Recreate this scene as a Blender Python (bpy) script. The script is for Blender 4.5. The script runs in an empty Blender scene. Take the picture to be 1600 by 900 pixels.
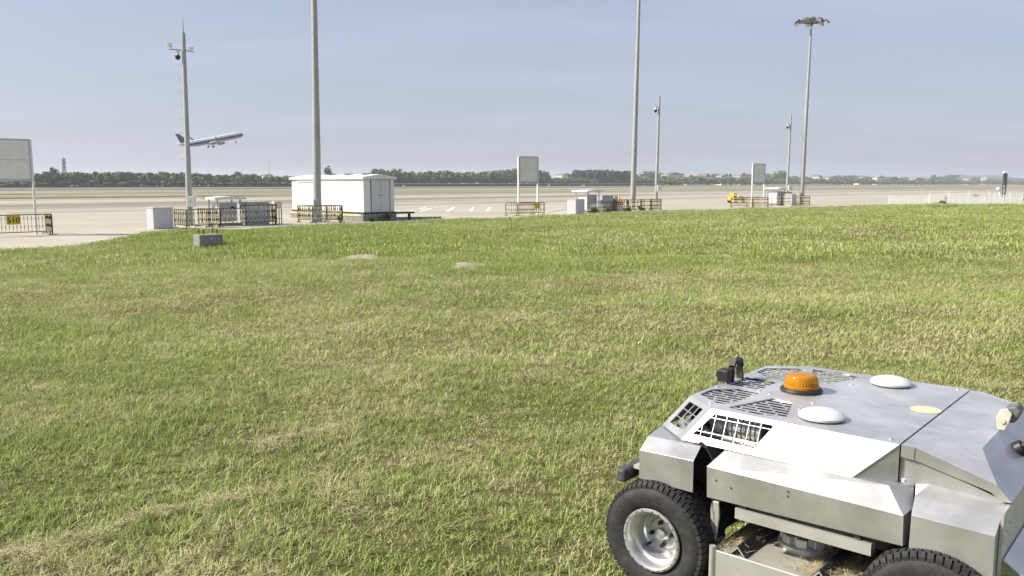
import bpy, bmesh, math, random
import numpy as np
from mathutils import Vector, Matrix, Euler
from mathutils.geometry import tessellate_polygon

random.seed(7)
rng = np.random.default_rng(11)
PI = math.pi
R = math.radians
scene = bpy.context.scene
COL = scene.collection

# ------------------------------------------------------------------ camera
CAM_Z = 1.7
PITCH = math.atan(163 / 1300)
cam_data = bpy.data.cameras.new('camera')
cam_data.sensor_width = 36.0
cam_data.lens = 36.0 * 1300 / 1600
cam_data.clip_start = 0.05
cam_data.clip_end = 30000
cam = bpy.data.objects.new('camera', cam_data)
COL.objects.link(cam)
cam.location = (0, 0, CAM_Z)
cam.rotation_euler = (PI / 2 - PITCH, 0, 0)
scene.camera = cam

# ------------------------------------------------------------------ light
SUN_EL, SUN_AZ = R(37), R(-92)          # azimuth from +Y towards +X: the sun stands to the left
world = bpy.data.worlds.new('World')
scene.world = world
world.use_nodes = True
wt = world.node_tree
wt.nodes.clear()
w_out = wt.nodes.new('ShaderNodeOutputWorld')
w_bg = wt.nodes.new('ShaderNodeBackground')
w_sky = wt.nodes.new('ShaderNodeTexSky')
w_sky.sky_type = 'NISHITA'
w_sky.sun_disc = False
w_sky.sun_elevation = SUN_EL
w_sky.sun_rotation = SUN_AZ
w_sky.air_density = 1.0
w_sky.dust_density = 1.8
w_sky.ozone_density = 1.2
w_bg.inputs['Strength'].default_value = 0.071
# thin streaks of high cloud
tc = wt.nodes.new('ShaderNodeTexCoord')
sep = wt.nodes.new('ShaderNodeSeparateXYZ')
wt.links.new(tc.outputs['Generated'], sep.inputs[0])
def wmath(op, a, b=None):
    n = wt.nodes.new('ShaderNodeMath'); n.operation = op
    for i, v in enumerate((a, b)):
        if v is None: continue
        if isinstance(v, (int, float)): n.inputs[i].default_value = v
        else: wt.links.new(v, n.inputs[i])
    return n.outputs[0]
zz = wmath('ADD', wmath('MAXIMUM', sep.outputs['Z'], 0.0), 0.16)
comb = wt.nodes.new('ShaderNodeCombineXYZ')
wt.links.new(wmath('MULTIPLY', wmath('DIVIDE', sep.outputs['X'], zz), 0.55), comb.inputs[0])
wt.links.new(wmath('MULTIPLY', wmath('DIVIDE', sep.outputs['Y'], zz), 1.9), comb.inputs[1])
cn = wt.nodes.new('ShaderNodeTexNoise')
cn.inputs['Scale'].default_value = 1.15
cn.inputs['Detail'].default_value = 5
cn.inputs['Roughness'].default_value = 0.52
wt.links.new(comb.outputs[0], cn.inputs['Vector'])
cr = wt.nodes.new('ShaderNodeValToRGB')
cr.color_ramp.elements[0].position = 0.42
cr.color_ramp.elements[1].position = 0.66
wt.links.new(cn.outputs['Fac'], cr.inputs[0])
mixc = wt.nodes.new('ShaderNodeMix'); mixc.data_type = 'RGBA'
wt.links.new(wmath('ADD', wmath('MULTIPLY', cr.outputs['Color'], 0.15), 0.54), mixc.inputs['Factor'])
wt.links.new(w_sky.outputs[0], mixc.inputs['A'])
mixc.inputs['B'].default_value = (5.6, 6.0, 7.7, 1)
wt.links.new(mixc.outputs['Result'], w_bg.inputs['Color'])
wt.links.new(w_bg.outputs[0], w_out.inputs['Surface'])

sun_data = bpy.data.lights.new('sun', 'SUN')
sun_data.energy = 4.7
sun_data.angle = R(0.53)
sun_data.color = (1.0, 0.93, 0.82)
sun = bpy.data.objects.new('sun', sun_data)
COL.objects.link(sun)
SUN_DIR = Vector((math.sin(SUN_AZ) * math.cos(SUN_EL), math.cos(SUN_AZ) * math.cos(SUN_EL), math.sin(SUN_EL)))
sun.rotation_euler = SUN_DIR.to_track_quat('Z', 'Y').to_euler()
sun.location = SUN_DIR * 60

scene.view_settings.view_transform = 'Standard'
scene.view_settings.look = 'None'
scene.view_settings.exposure = 0.58
scene.view_settings.gamma = 1.0
scene.view_settings.use_curve_mapping = False
scene.cycles.max_bounces = 8
scene.cycles.diffuse_bounces = 2
scene.cycles.glossy_bounces = 4
scene.cycles.transmission_bounces = 6
scene.cycles.transparent_max_bounces = 8
scene.cycles.volume_bounces = 1
scene.cycles.use_denoising = True
scene.cycles.denoiser = 'OPENIMAGEDENOISE'
scene.cycles.denoising_input_passes = 'RGB_ALBEDO_NORMAL'
scene.cycles.denoising_prefilter = 'ACCURATE'
scene.cycles.use_adaptive_sampling = True
scene.cycles.adaptive_threshold = 0.04
scene.cycles.sample_clamp_indirect = 6.0
scene.cycles.caustics_reflective = False
scene.cycles.caustics_refractive = False

# ------------------------------------------------------------------ helpers
AP = -0.80                      # level of the apron
E1 = Vector((.7071, .7071, 0))  # along the apron edge and the runway
E2 = Vector((-.7071, .7071, 0)) # away from the lawn, across the airfield
cp, sp = math.cos(PITCH), math.sin(PITCH)

def at(px, py, z=AP):
    """where the sight line through a spot of the photograph meets the level z"""
    r, u = (px - 800) / 1300, (450 - py) / 1300
    d = Vector((r, cp + u * sp, u * cp - sp))
    t = (z - CAM_Z) / d.z
    return Vector((d.x * t, d.y * t, z))

def pix(x, y, z):
    q = z - CAM_Z
    fw = y * cp - q * sp
    up = q * cp + y * sp
    return 800 + 1300 * x / fw, 450 - 1300 * up / fw

def sm(a, b, x):
    t = np.clip((x - a) / (b - a), 0, 1)
    return t * t * (3 - 2 * t)

class MB:
    """collects faces of one mesh"""
    def __init__(s): s.v, s.f = [], []
    def add(s, vs, fs):
        o = len(s.v); s.v += [tuple(v) for v in vs]; s.f += [tuple(i + o for i in f) for f in fs]; return s
    def box(s, c, d, rot=None):
        x, y, z = d[0] / 2, d[1] / 2, d[2] / 2
        vs = [Vector(p) for p in ((-x,-y,-z),(x,-y,-z),(x,y,-z),(-x,y,-z),(-x,-y,z),(x,-y,z),(x,y,z),(-x,y,z))]
        if rot is not None: vs = [rot @ p for p in vs]
        c = Vector(c)
        return s.add([p + c for p in vs], [(3,2,1,0),(4,5,6,7),(0,1,5,4),(1,2,6,5),(2,3,7,6),(3,0,4,7)])
    def b2(s, a, b):
        return s.box([(i + j) / 2 for i, j in zip(a, b)], [abs(j - i) for i, j in zip(a, b)])
    def tube(s, p0, p1, r0, r1=None, n=10, caps=True):
        r1 = r0 if r1 is None else r1
        p0, p1 = Vector(p0), Vector(p1)
        q = (p1 - p0).to_track_quat('Z', 'Y')
        vs = []
        for p, r in ((p0, r0), (p1, r1)):
            for i in range(n):
                a = 2 * PI * i / n
                vs.append(p + q @ Vector((r * math.cos(a), r * math.sin(a), 0)))
        fs = [(i, (i + 1) % n, n + (i + 1) % n, n + i) for i in range(n)]
        if caps: fs += [tuple(range(n - 1, -1, -1)), tuple(range(n, 2 * n))]
        return s.add(vs, fs)
    def path(s, pts, r, n=8):
        for a, b in zip(pts[:-1], pts[1:]): s.tube(a, b, r, r, n)
        return s
    def lathe(s, prof, n=32, axis='Z', c=(0, 0, 0), closed=False):
        """prof: (along axis, radius)"""
        vs = []
        for h, r in prof:
            for i in range(n):
                a = 2 * PI * i / n
                p = (r * math.cos(a), r * math.sin(a), h)
                if axis == 'Y': p = (p[0], h, p[1])
                if axis == 'X': p = (h, p[0], p[1])
                vs.append((p[0] + c[0], p[1] + c[1], p[2] + c[2]))
        m = len(prof)
        fs = []
        for k in range(m if closed else m - 1):
            k2 = (k + 1) % m
            for i in range(n):
                j = (i + 1) % n
                fs.append((k * n + i, k * n + j, k2 * n + j, k2 * n + i))
        return s.add(vs, fs)
    def prism(s, poly, y0, y1):
        """poly in (x, z), extruded along y"""
        n = len(poly)
        vs = [(x, y0, z) for x, z in poly] + [(x, y1, z) for x, z in poly]
        fs = [(i, (i + 1) % n, n + (i + 1) % n, n + i) for i in range(n)]
        return s.add(vs, fs + [tuple(range(n - 1, -1, -1)), tuple(range(n, 2 * n))])
    def build(s, name, m, parent=None, smooth=None, loc=None, bevel=0, solid=0, fix=True):
        me = bpy.data.meshes.new(name)
        me.from_pydata(s.v, [], s.f)
        if fix:
            bm = bmesh.new(); bm.from_mesh(me)
            bmesh.ops.recalc_face_normals(bm, faces=bm.faces)
            bm.to_mesh(me); bm.free()
        me.materials.append(m)
        if smooth is not None:
            me.shade_smooth(); me.set_sharp_from_angle(angle=R(smooth))
        o = bpy.data.objects.new(name, me)
        COL.objects.link(o)
        if loc is not None: o.location = loc
        if parent is not None: o.parent = parent
        if solid:
            k = o.modifiers.new('thick', 'SOLIDIFY'); k.thickness = solid; k.offset = -1
        if bevel:
            k = o.modifiers.new('edge', 'BEVEL'); k.width = bevel; k.segments = 2; k.limit_method = 'ANGLE'; k.angle_limit = R(35)
        return o

def tag(o, label=None, cat=None, group=None, kind=None):
    if label: o['label'] = label
    if cat: o['category'] = cat
    if group: o['group'] = group
    if kind: o['kind'] = kind
    return o

def thing(name, label, cat, loc=(0, 0, 0), rotz=0, group=None):
    o = bpy.data.objects.new(name, None)
    o.empty_display_size = .1
    COL.objects.link(o)
    o.location = loc; o.rotation_euler = (0, 0, rotz)
    return tag(o, label, cat, group)

def child(name, me, parent, loc=(0, 0, 0), rot=(0, 0, 0)):
    o = bpy.data.objects.new(name, me); COL.objects.link(o)
    o.parent = parent; o.location = loc; o.rotation_euler = rot
    return o

def copy_tree(o, parent=None):
    c = o.copy(); COL.objects.link(c); c.parent = parent
    for ch in list(o.children): copy_tree(ch, c)
    return c

# ------------------------------------------------------------------ materials
class NT:
    def __init__(s, name):
        s.m = bpy.data.materials.new(name); s.m.use_nodes = True
        s.t = s.m.node_tree; s.n = s.t.nodes
        s.b = s.n['Principled BSDF']; s.out = s.n['Material Output']
    def new(s, typ, **kw):
        n = s.n.new(typ)
        for k, v in kw.items(): setattr(n, k, v)
        return n
    def link(s, a, b): s.t.links.new(a, b)
    def noise(s, vec, scale, detail=4, rough=.55):
        n = s.new('ShaderNodeTexNoise')
        n.inputs['Scale'].default_value = scale; n.inputs['Detail'].default_value = detail; n.inputs['Roughness'].default_value = rough
        s.link(vec, n.inputs['Vector'])
        return n.outputs['Fac']
    def ramp(s, fac, a, b):
        n = s.new('ShaderNodeMapRange'); n.inputs['From Min'].default_value = a; n.inputs['From Max'].default_value = b
        s.link(fac, n.inputs['Value']); return n.outputs['Result']
    def mix(s, fac, a, b):
        n = s.new('ShaderNodeMix'); n.data_type = 'RGBA'
        for key, v in (('Factor', fac), ('A', a), ('B', b)):
            i = n.inputs[key]
            if isinstance(v, (int, float)): i.default_value = v
            elif isinstance(v, tuple): i.default_value = (*v, 1)[:4]
            else: s.link(v, i)
        return n.outputs['Result']
    def math(s, op, a, b=0.0):
        n = s.new('ShaderNodeMath'); n.operation = op
        for i, v in enumerate((a, b)):
            if isinstance(v, (int, float)): n.inputs[i].default_value = v
            else: s.link(v, n.inputs[i])
        return n.outputs[0]
    def scaled(s, vec, sc):
        n = s.new('ShaderNodeVectorMath'); n.operation = 'MULTIPLY'
        s.link(vec, n.inputs[0]); n.inputs[1].default_value = sc
        return n.outputs[0]
    def bump(s, h, strength, dist=.01):
        n = s.new('ShaderNodeBump'); n.inputs['Strength'].default_value = strength; n.inputs['Distance'].default_value = dist
        s.link(h, n.inputs['Height']); s.link(n.outputs[0], s.b.inputs['Normal'])

def mat(name, col, rough=.6, metal=0, var=.12, scale=4, dirt=None, dirt_amt=.35, bump=0, bscale=30, spec=None):
    k = NT(name)
    co = k.new('ShaderNodeTexCoord').outputs['Object']
    n1 = k.noise(co, scale)
    dark = tuple(c * (1 - var) for c in col); light = tuple(min(1, c * (1 + var)) for c in col)
    c = k.mix(k.ramp(n1, .3, .7), dark, light)
    if dirt:
        n2 = k.noise(co, scale * 2.3, 6, .65)
        c = k.mix(k.math('MULTIPLY', k.ramp(n2, .48, .75), dirt_amt), c, dirt)
    k.link(c, k.b.inputs['Base Color'])
    k.b.inputs['Metallic'].default_value = metal
    k.link(k.ramp(k.noise(co, scale * 1.7), -1.0 + rough * 0, 1.0) if False else k.math('ADD', k.math('MULTIPLY', k.math('SUBTRACT', k.noise(co, scale * 1.7), .5), .25), rough), k.b.inputs['Roughness'])
    if spec is not None: k.b.inputs['Specular IOR Level'].default_value = spec
    if bump: k.bump(k.noise(co, bscale, 5), bump, .01)
    return k.m

def metal_mat(name, col, rough, aniso_dir=(1, 60, 60), smudge=.25, met=.92, scratch=False):
    """brushed sheet aluminium with smears, dust and scratches"""
    k = NT(name)
    co = k.new('ShaderNodeTexCoord').outputs['Object']
    brush = k.noise(k.scaled(co, aniso_dir), 6, 3)
    blot = k.noise(co, 4.5, 5, .6)
    fine = k.noise(co, 22, 6, .7)
    c = k.mix(k.ramp(blot, .38, .66), tuple(x * .74 for x in col), col)
    grime = k.noise(k.scaled(co, (1, 1, .35)), 9, 6, .7)
    c = k.mix(k.math('MULTIPLY', k.ramp(grime, .52, .72), .35), c, (.40, .395, .34))
    c = k.mix(k.math('MULTIPLY', k.ramp(brush, .35, .7), .14), c, tuple(x * .7 for x in col))
    c = k.mix(k.math('MULTIPLY', k.ramp(fine, .60, .78), smudge), c, (.62, .60, .55))
    if scratch:
        sc_ = k.noise(k.scaled(co, (2.2, 26, 1)), 3.1, 5, .6)
        c = k.mix(k.math('MULTIPLY', k.ramp(sc_, .61, .66), .55), c, (.80, .79, .74))
        sc2 = k.noise(k.scaled(co, (30, 3, 1)), 1.7, 4, .6)
        c = k.mix(k.math('MULTIPLY', k.ramp(sc2, .66, .72), .35), c, (.74, .72, .66))
    k.link(c, k.b.inputs['Base Color'])
    k.b.inputs['Metallic'].default_value = met
    r = k.math('ADD', k.math('MULTIPLY', k.math('SUBTRACT', blot, .5), .22), rough)
    r = k.math('ADD', r, k.math('MULTIPLY', k.ramp(fine, .60, .78), .12))
    k.link(r, k.b.inputs['Roughness'])
    k.bump(k.math('ADD', brush, k.math('MULTIPLY', k.noise(co, 2.6, 2), 5.0)), .10, .004)
    return k.m

M = {}
M['alu'] = metal_mat('brushed_aluminium', (.63, .63, .62), .36, met=.66)
M['alu_top'] = metal_mat('brushed_aluminium_top', (.74, .74, .745), .44, smudge=.5, met=.62, scratch=True)
M['alu_rim'] = metal_mat('machined_aluminium', (.82, .82, .81), .34, (1, 1, 1), .12, met=.7)
M['black'] = mat('black_paint', (.018, .018, .02), .5)
M['rubber'] = mat('tyre_rubber', (.026, .026, .027), .72, var=.25, scale=9, dirt=(.12, .105, .08), dirt_amt=.4, bump=.2, bscale=90)
M['dark'] = mat('dark_grey_steel', (.075, .075, .08), .55, dirt=(.16, .14, .09))
M['deckmetal'] = mat('dusty_deck_steel', (.50, .485, .43), .5, .25, scale=7, dirt=(.30, .26, .14), dirt_amt=.75)
M['cast'] = mat('cast_aluminium', (.74, .73, .69), .5, .2, dirt=(.45, .41, .30), scale=12)
M['chan'] = mat('pale_galvanised', (.62, .61, .58), .45, .55, dirt=(.4, .36, .25))
M['dome'] = mat('antenna_white', (.70, .70, .685), .4, var=.03, dirt=(.6, .57, .5), dirt_amt=.2)
M['sticker'] = mat('sticker_yellow_green', (.64, .66, .40), .5, dirt=(.7, .68, .5), scale=14)
M['cream'] = mat('cream_plastic', (.62, .58, .48), .5, dirt=(.35, .32, .25), scale=18)
M['lampgrey'] = mat('lamp_grey_plastic', (.16, .16, .155), .55, scale=20)
M['red'] = mat('red_plastic', (.45, .02, .03), .4)
M['steelgrey'] = mat('galvanised_pole', (.36, .36, .355), .5, 0, var=.10, scale=1.2, dirt=(.34, .33, .30))
M['white'] = mat('white_paint', (.74, .735, .715), .45, var=.03, dirt=(.62, .58, .5), dirt_amt=.25, scale=1.3)
M['boxpaint'] = mat('pale_lilac_paint', (.50, .485, .52), .5, var=.04, dirt=(.5, .46, .42), scale=2)
M['signface'] = mat('sign_back_grey', (.70, .70, .67), .5, var=.05, scale=1.1, dirt=(.42, .41, .38))
M['greybox'] = mat('cabinet_grey', (.42, .43, .46), .5, var=.06, dirt=(.34, .32, .3), scale=2.5)
M['doorgrey'] = mat('door_grey', (.60, .61, .63), .5, var=.04, scale=2)
M['concrete'] = mat('rough_concrete', (.25, .245, .22), .9, var=.25, scale=5, dirt=(.10, .10, .08), dirt_amt=.6, bump=.5, bscale=22)
M['rust'] = mat('rusty_rebar', (.07, .05, .04), .8)
M['yellow'] = mat('yellow_paint', (.62, .43, .03), .5, dirt=(.4, .3, .1))
M['plate'] = mat('yellow_number_plate', (.55, .42, .03), .5, dirt=(.35, .27, .06), scale=3)
M['glassdark'] = mat('dark_glass', (.03, .035, .04), .12)
M['orange'] = mat('cone_orange', (.75, .42, .05), .5)
M['roof'] = mat('tile_roof_grey', (.22, .19, .17), .8)
M['roofred'] = mat('tile_roof_red', (.32, .25, .20), .8)
M['housewall'] = mat('house_plaster', (.62, .59, .54), .8)
M['navy'] = mat('navy_paint', (.03, .05, .14), .35)

def barrier_mat():
    k = NT('black_yellow_bar')
    co = k.new('ShaderNodeTexCoord').outputs['Object']
    s_ = k.new('ShaderNodeSeparateXYZ'); k.link(co, s_.inputs[0])
    w = k.math('FRACT', k.math('MULTIPLY', s_.outputs['Z'], 2.6))
    st = k.math('GREATER_THAN', w, .36)
    c = k.mix(st, (.03, .03, .03), (.64, .56, .32))
    k.link(k.mix(k.math('MULTIPLY', k.ramp(k.noise(co, 9), .5, .7), .5), c, (.2, .17, .12)), k.b.inputs['Base Color'])
    k.b.inputs['Roughness'].default_value = .55
    return k.m
M['bar'] = barrier_mat()

def amber():
    k = NT('amber_lens')
    k.b.inputs['Base Color'].default_value = (1.0, .40, .03, 1)
    k.b.inputs['Roughness'].default_value = .22
    k.b.inputs['Transmission Weight'].default_value = .55
    k.b.inputs['IOR'].default_value = 1.25
    k.b.inputs['Subsurface Weight'].default_value = .25
    k.b.inputs['Subsurface Radius'].default_value = (.03, .012, .002)
    return k.m
M['amber'] = amber()

def leaf_mat(name, a, b, scale=.5):
    k = NT(name)
    pos = k.new('ShaderNodeNewGeometry').outputs['Position']
    c = k.mix(k.ramp(k.noise(pos, scale, 3), .35, .65), a, b)
    k.link(c, k.b.inputs['Base Color'])
    k.b.inputs['Roughness'].default_value = .7
    k.b.inputs['Specular IOR Level'].default_value = .2
    return k.m
M['leaf_far'] = leaf_mat('far_foliage', (.075, .12, .032), (.19, .235, .07), .06)
M['leaf_dark'] = leaf_mat('dark_foliage', (.028, .048, .018), (.065, .095, .03), .06)
M['leaf_pale'] = leaf_mat('pale_foliage', (.075, .11, .035), (.15, .18, .07), .09)
M['weed'] = leaf_mat('weed_foliage', (.07, .10, .03), (.16, .16, .06), 6)
M['bark'] = mat('bark', (.10, .08, .06), .9)

def grass_mat(name, green, lush, straw, bias):
    k = NT(name)
    pos = k.new('ShaderNodeNewGeometry').outputs['Position']
    at_ = k.new('ShaderNodeAttribute'); at_.attribute_type = 'INSTANCER'; at_.attribute_name = 'dry'
    ag_ = k.new('ShaderNodeAttribute'); ag_.attribute_name = 'dry'
    rnd = k.new('ShaderNodeObjectInfo').outputs['Random']
    fine = k.noise(pos, 55, 2)
    d = k.math('ADD', k.math('MAXIMUM', at_.outputs['Fac'], ag_.outputs['Fac']), k.math('MULTIPLY', k.math('SUBTRACT', fine, .5), .9))
    d = k.math('ADD', d, k.math('MULTIPLY', k.math('SUBTRACT', rnd, .5), .2))
    d = k.math('ADD', d, bias)
    g = k.mix(k.ramp(k.noise(pos, .8, 3), .35, .68), green, lush)
    c = k.mix(k.ramp(d, .18, .82), g, straw)
    k.link(c, k.b.inputs['Base Color'])
    k.b.inputs['Roughness'].default_value = .62
    k.b.inputs['Specular IOR Level'].default_value = .25
    tr = k.new('ShaderNodeBsdfTranslucent'); k.link(c, tr.inputs['Color'])
    mx = k.new('ShaderNodeMixShader'); mx.inputs[0].default_value = .28
    k.link(k.b.outputs[0], mx.inputs[1]); k.link(tr.outputs[0], mx.inputs[2]); k.link(mx.outputs[0], k.out.inputs['Surface'])
    return k.m
M['grass'] = grass_mat('lawn_blades', (.335, .395, .115), (.395, .485, .13), (.68, .63, .36), -.06)
M['straw'] = grass_mat('dry_clippings', (.50, .45, .25), (.56, .50, .28), (.68, .60, .38), .3)

def lawn_mat():
    k = NT('lawn_soil')
    pos = k.new('ShaderNodeNewGeometry').outputs['Position']
    at_ = k.new('ShaderNodeAttribute'); at_.attribute_name = 'dry'
    fine = k.noise(pos, 9, 6, .7)
    d = k.math('ADD', at_.outputs['Fac'], k.math('MULTIPLY', k.math('SUBTRACT', fine, .5), 1.2))
    c = k.mix(k.ramp(d, .1, .9), (.165, .18, .06), (.29, .245, .125))
    c = k.mix(k.math('MULTIPLY', k.ramp(k.noise(pos, 3.1, 5), .52, .72), .5), c, (.18, .145, .085))
    k.link(c, k.b.inputs['Base Color'])
    k.b.inputs['Roughness'].default_value = .95
    k.b.inputs['Specular IOR Level'].default_value = .1
    k.bump(k.noise(pos, 26, 6, .75), 1.0, .06)
    return k.m
M['lawn'] = lawn_mat()

def pave_mat(name, a, b, joint, streak=(.0015, .03, 0), slab=5.0):
    k = NT(name)
    pos = k.new('ShaderNodeNewGeometry').outputs['Position']
    mp = k.new('ShaderNodeMapping'); mp.inputs['Rotation'].default_value = (0, 0, -PI / 4); k.link(pos, mp.inputs['Vector'])
    v = mp.outputs[0]
    st = k.noise(k.scaled(v, (.008, .16, 1)), 1.0, 5, .6)
    bl = k.noise(v, .12, 5, .6)
    c = k.mix(k.ramp(st, .35, .68), a, b)
    sx_ = k.new('ShaderNodeSeparateXYZ'); k.link(v, sx_.inputs[0])
    wide = k.noise(k.scaled(v, (.0028, .034, 1)), 1.0, 4, .6)
    far = k.ramp(sx_.outputs['Y'], 52, 95)
    c = k.mix(k.math('MULTIPLY', k.math('MULTIPLY', k.ramp(wide, .47, .58), far), .85), c, tuple(x * .55 for x in a))
    c = k.mix(k.math('MULTIPLY', k.ramp(bl, .45, .7), .35), c, tuple(x * .8 for x in a))
    br = k.new('ShaderNodeTexBrick'); br.offset = 0; br.inputs['Scale'].default_value = 1
    br.inputs['Brick Width'].default_value = slab; br.inputs['Row Height'].default_value = slab
    br.inputs['Mortar Size'].default_value = .025
    br.inputs['Color1'].default_value = (.90, .90, .90, 1); br.inputs['Color2'].default_value = (1, 1, 1, 1); br.inputs['Mortar'].default_value = (*joint, 1)
    k.link(v, br.inputs['Vector'])
    ml = k.new('ShaderNodeMix'); ml.data_type = 'RGBA'; ml.blend_type = 'MULTIPLY'; ml.inputs['Factor'].default_value = 1
    k.link(c, ml.inputs['A']); k.link(br.outputs['Color'], ml.inputs['B'])
    g = k.noise(pos, 14, 4, .7)
    k.link(k.mix(k.math('MULTIPLY', k.ramp(g, .5, .8), .25), ml.outputs['Result'], tuple(x * .7 for x in a)), k.b.inputs['Base Color'])
    k.b.inputs['Roughness'].default_value = .85
    return k.m
M['apron'] = pave_mat('apron_concrete', (.42, .385, .30), (.50, .465, .37), (.5, .5, .5))
M['edge'] = pave_mat('edge_concrete', (.43, .395, .31), (.51, .475, .385), (.75, .75, .75), slab=3)
M['taxi'] = pave_mat('taxiway_concrete', (.38, .345, .26), (.45, .41, .32), (.85, .85, .85))
M['runway'] = pave_mat('runway_asphalt', (.20, .185, .165), (.26, .24, .21), (.9, .9, .9))
M['marking'] = mat('marking_white', (.74, .72, .66), .7, var=.08, dirt=(.5, .46, .38), dirt_amt=.6, scale=2)

def field_mat():
    k = NT('airfield_grass')
    pos = k.new('ShaderNodeNewGeometry').outputs['Position']
    mp = k.new('ShaderNodeMapping'); mp.inputs['Rotation'].default_value = (0, 0, -PI / 4); k.link(pos, mp.inputs['Vector'])
    st = k.noise(k.scaled(mp.outputs[0], (.006, .05, 1)), 1, 5, .6)
    c = k.mix(k.ramp(st, .36, .66), (.17, .165, .075), (.30, .265, .16))
    k.link(k.mix(k.math('MULTIPLY', k.ramp(k.noise(pos, .9, 6, .7), .45, .7), .4), c, (.12, .13, .05)), k.b.inputs['Base Color'])
    k.b.inputs['Roughness'].default_value = .95
    return k.m
M['field'] = field_mat()
M['fieldgreen'] = leaf_mat('verge_grass', (.09, .12, .035), (.15, .165, .06), .5)
M['hill'] = mat('far_hill', (.07, .09, .05), .95, scale=.01)

# ------------------------------------------------------------------ ground and lawn
BX = np.array([-80, -60, -40, -26, -18.9, -16.4, -17.0, -15.7, -12.7, -9.5, -6.6, -3.5, 0, 5, 11.4, 20, 27.6, 34.7, 43, 51, 66, 100, 140])
BX[6] = -16.0
BY = np.array([-24, -6, 12, 24.5, 30.7, 34.5, 39.0, 43.8, 47, 51.6, 54, 57, 60, 67, 73.5, 79, 84, 90, 95.6, 99.5, 108, 130, 156])
WAVES = []
for lam, amp in ((19, .055), (11, .05), (6.5, .032), (3.6, .017), (2.2, .009)):
    for _ in range(3):
        a = rng.uniform(0, 2 * PI)
        WAVES.append((2 * PI / lam * math.cos(a), 2 * PI / lam * math.sin(a), rng.uniform(0, 6.28), amp * rng.uniform(.6, 1.1)))
def relief(x, y):
    h = 0
    for kx, ky, ph, am in WAVES: h = h + am * np.sin(kx * x + ky * y + ph)
    return h
def lawn_h(x, y):
    x = np.asarray(x, float); y = np.asarray(y, float)
    q = (np.interp(x, BX, BY) - y + .5 * np.sin(x * .9) + .35 * np.sin(x * 2.3 + 1)) * .78
    z = -.83 + .13 * sm(-.3, 1.6, q) + .70 * sm(1.5, 34, q)
    z = z - .35 * sm(0, 3, -q)
    far = sm(3.5, 9, np.hypot(x - .9, y - 3.2))
    z = z + relief(x, y) * far * sm(.5, 6, q)
    # a low grassy bank across the middle of the lawn and a hump near the concrete block
    z = z + .16 * np.exp(-((y - 20.5 + .12 * x) / 1.5) ** 2) * sm(-3, 1, x) * sm(14, 6, x)
    z = z + .20 * np.exp(-(((x + 12.5) / 3.2) ** 2 + ((y - 36.5) / 3.5) ** 2))
    return z
BLOBS = [(150,560,200,60,-.26),(100,740,150,60,-.34),(350,610,90,60,-.30),(880,415,200,18,-.60),(350,372,160,14,-.36),(560,378,190,16,-.32),
         (700,820,260,60,-.16),(440,725,100,30,-.2),(640,560,220,80,.20),(560,640,60,25,.25),(1000,485,250,40,.12),(500,500,160,40,.16),
         (1450,530,160,40,.22),(60,632,90,28,.2),(520,765,50,22,.30),(990,437,110,9,.45),(1250,372,200,14,.08),(640,900,120,30,-.1),(850,650,150,50,-.05),
         (460,392,40,6,.4),(1180,545,120,30,.1),(40,820,80,25,-.25),(210,690,60,14,-.2),(760,430,60,12,.2)]
def dryness(x, y, z):
    px, py = pix(x, np.maximum(y, .4), z)
    d = .345 + 0 * x
    for cx, cy, rx, ry, a in BLOBS:
        d = d + (.95 if a < 0 else .6) * a * np.exp(-(((px - cx) / rx) ** 2 + ((py - cy) / ry) ** 2))
    n = 0
    for i, (kx, ky, ph, am) in enumerate(WAVES): n = n + np.sin(kx * 2.3 * x + ky * 2.3 * y + ph * 3) * .035
    for i, (kx, ky, ph, am) in enumerate(WAVES[6:]): n = n + np.sin(kx * 5.1 * y - ky * 5.1 * x + ph * 5) * .04
    return np.clip(d + n, 0, 1)

def lawn_at(px, py):
    """where a sight line of the photograph meets the lawn"""
    zs = np.linspace(.3, AP, 900)
    P = np.array([at(px, py, z) for z in zs])
    k = int(np.argmax(lawn_h(P[:, 0], P[:, 1]) >= P[:, 2]))
    return Vector(P[k])

def flat(name, pts, z, m, label=None):
    me = bpy.data.meshes.new(name)
    me.from_pydata([(p[0], p[1], z) for p in pts], [], [tuple(range(len(pts)))])
    me.materials.append(m)
    o = bpy.data.objects.new(name, me); COL.objects.link(o)
    return tag(o, label, kind='structure')
def en(t, e): return (E1.x * t + E2.x * e, E1.y * t + E2.y * e)
def band(name, t0, t1, e0, e1, z, m, wob=0, label=None):
    n = 60 if wob else 2
    ts = np.linspace(t0, t1, n)
    a = [en(t, e0 + wob * math.sin(t * .05) + wob * .7 * math.sin(t * .13 + 1)) for t in ts]
    b = [en(t, e1 + wob * math.sin(t * .06 + 2) + wob * .7 * math.sin(t * .17)) for t in ts[::-1]]
    return flat(name, a + b, z, m, label)

GS = 9000
flat('ground', [(-GS, -GS), (GS, -GS), (GS, GS), (-GS, GS)], AP - .02, M['field'], 'dry grass airfield stretching to the horizon')
band('apron', -150, 900, -60, 154, AP, M['apron'], label='pale concrete aircraft apron beyond the lawn')
band('taxiway', -400, 2600, 250, 330, AP + .004, M['taxi'], label='pale taxiway strip across the airfield')
band('runway', -400, 2600, 415, 475, AP + .008, M['runway'], label='dark runway strip before the trees')
M['strip'] = pave_mat('worn_concrete', (.30, .275, .215), (.37, .34, .27), (.8, .8, .8))
band('apron_strip', -120, 900, 104, 119, AP + .004, M['strip'], 1.2, 'darker worn strip across the middle of the apron')
band('apron_strip', -20, 900, 136, 152, AP + .004, M['strip'], 1.5, 'darker worn strip near the far edge of the apron')
band('apron_strip', 20, 900, 78, 84, AP + .004, M['strip'], .8, 'narrow darker strip nearer on the apron')
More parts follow.
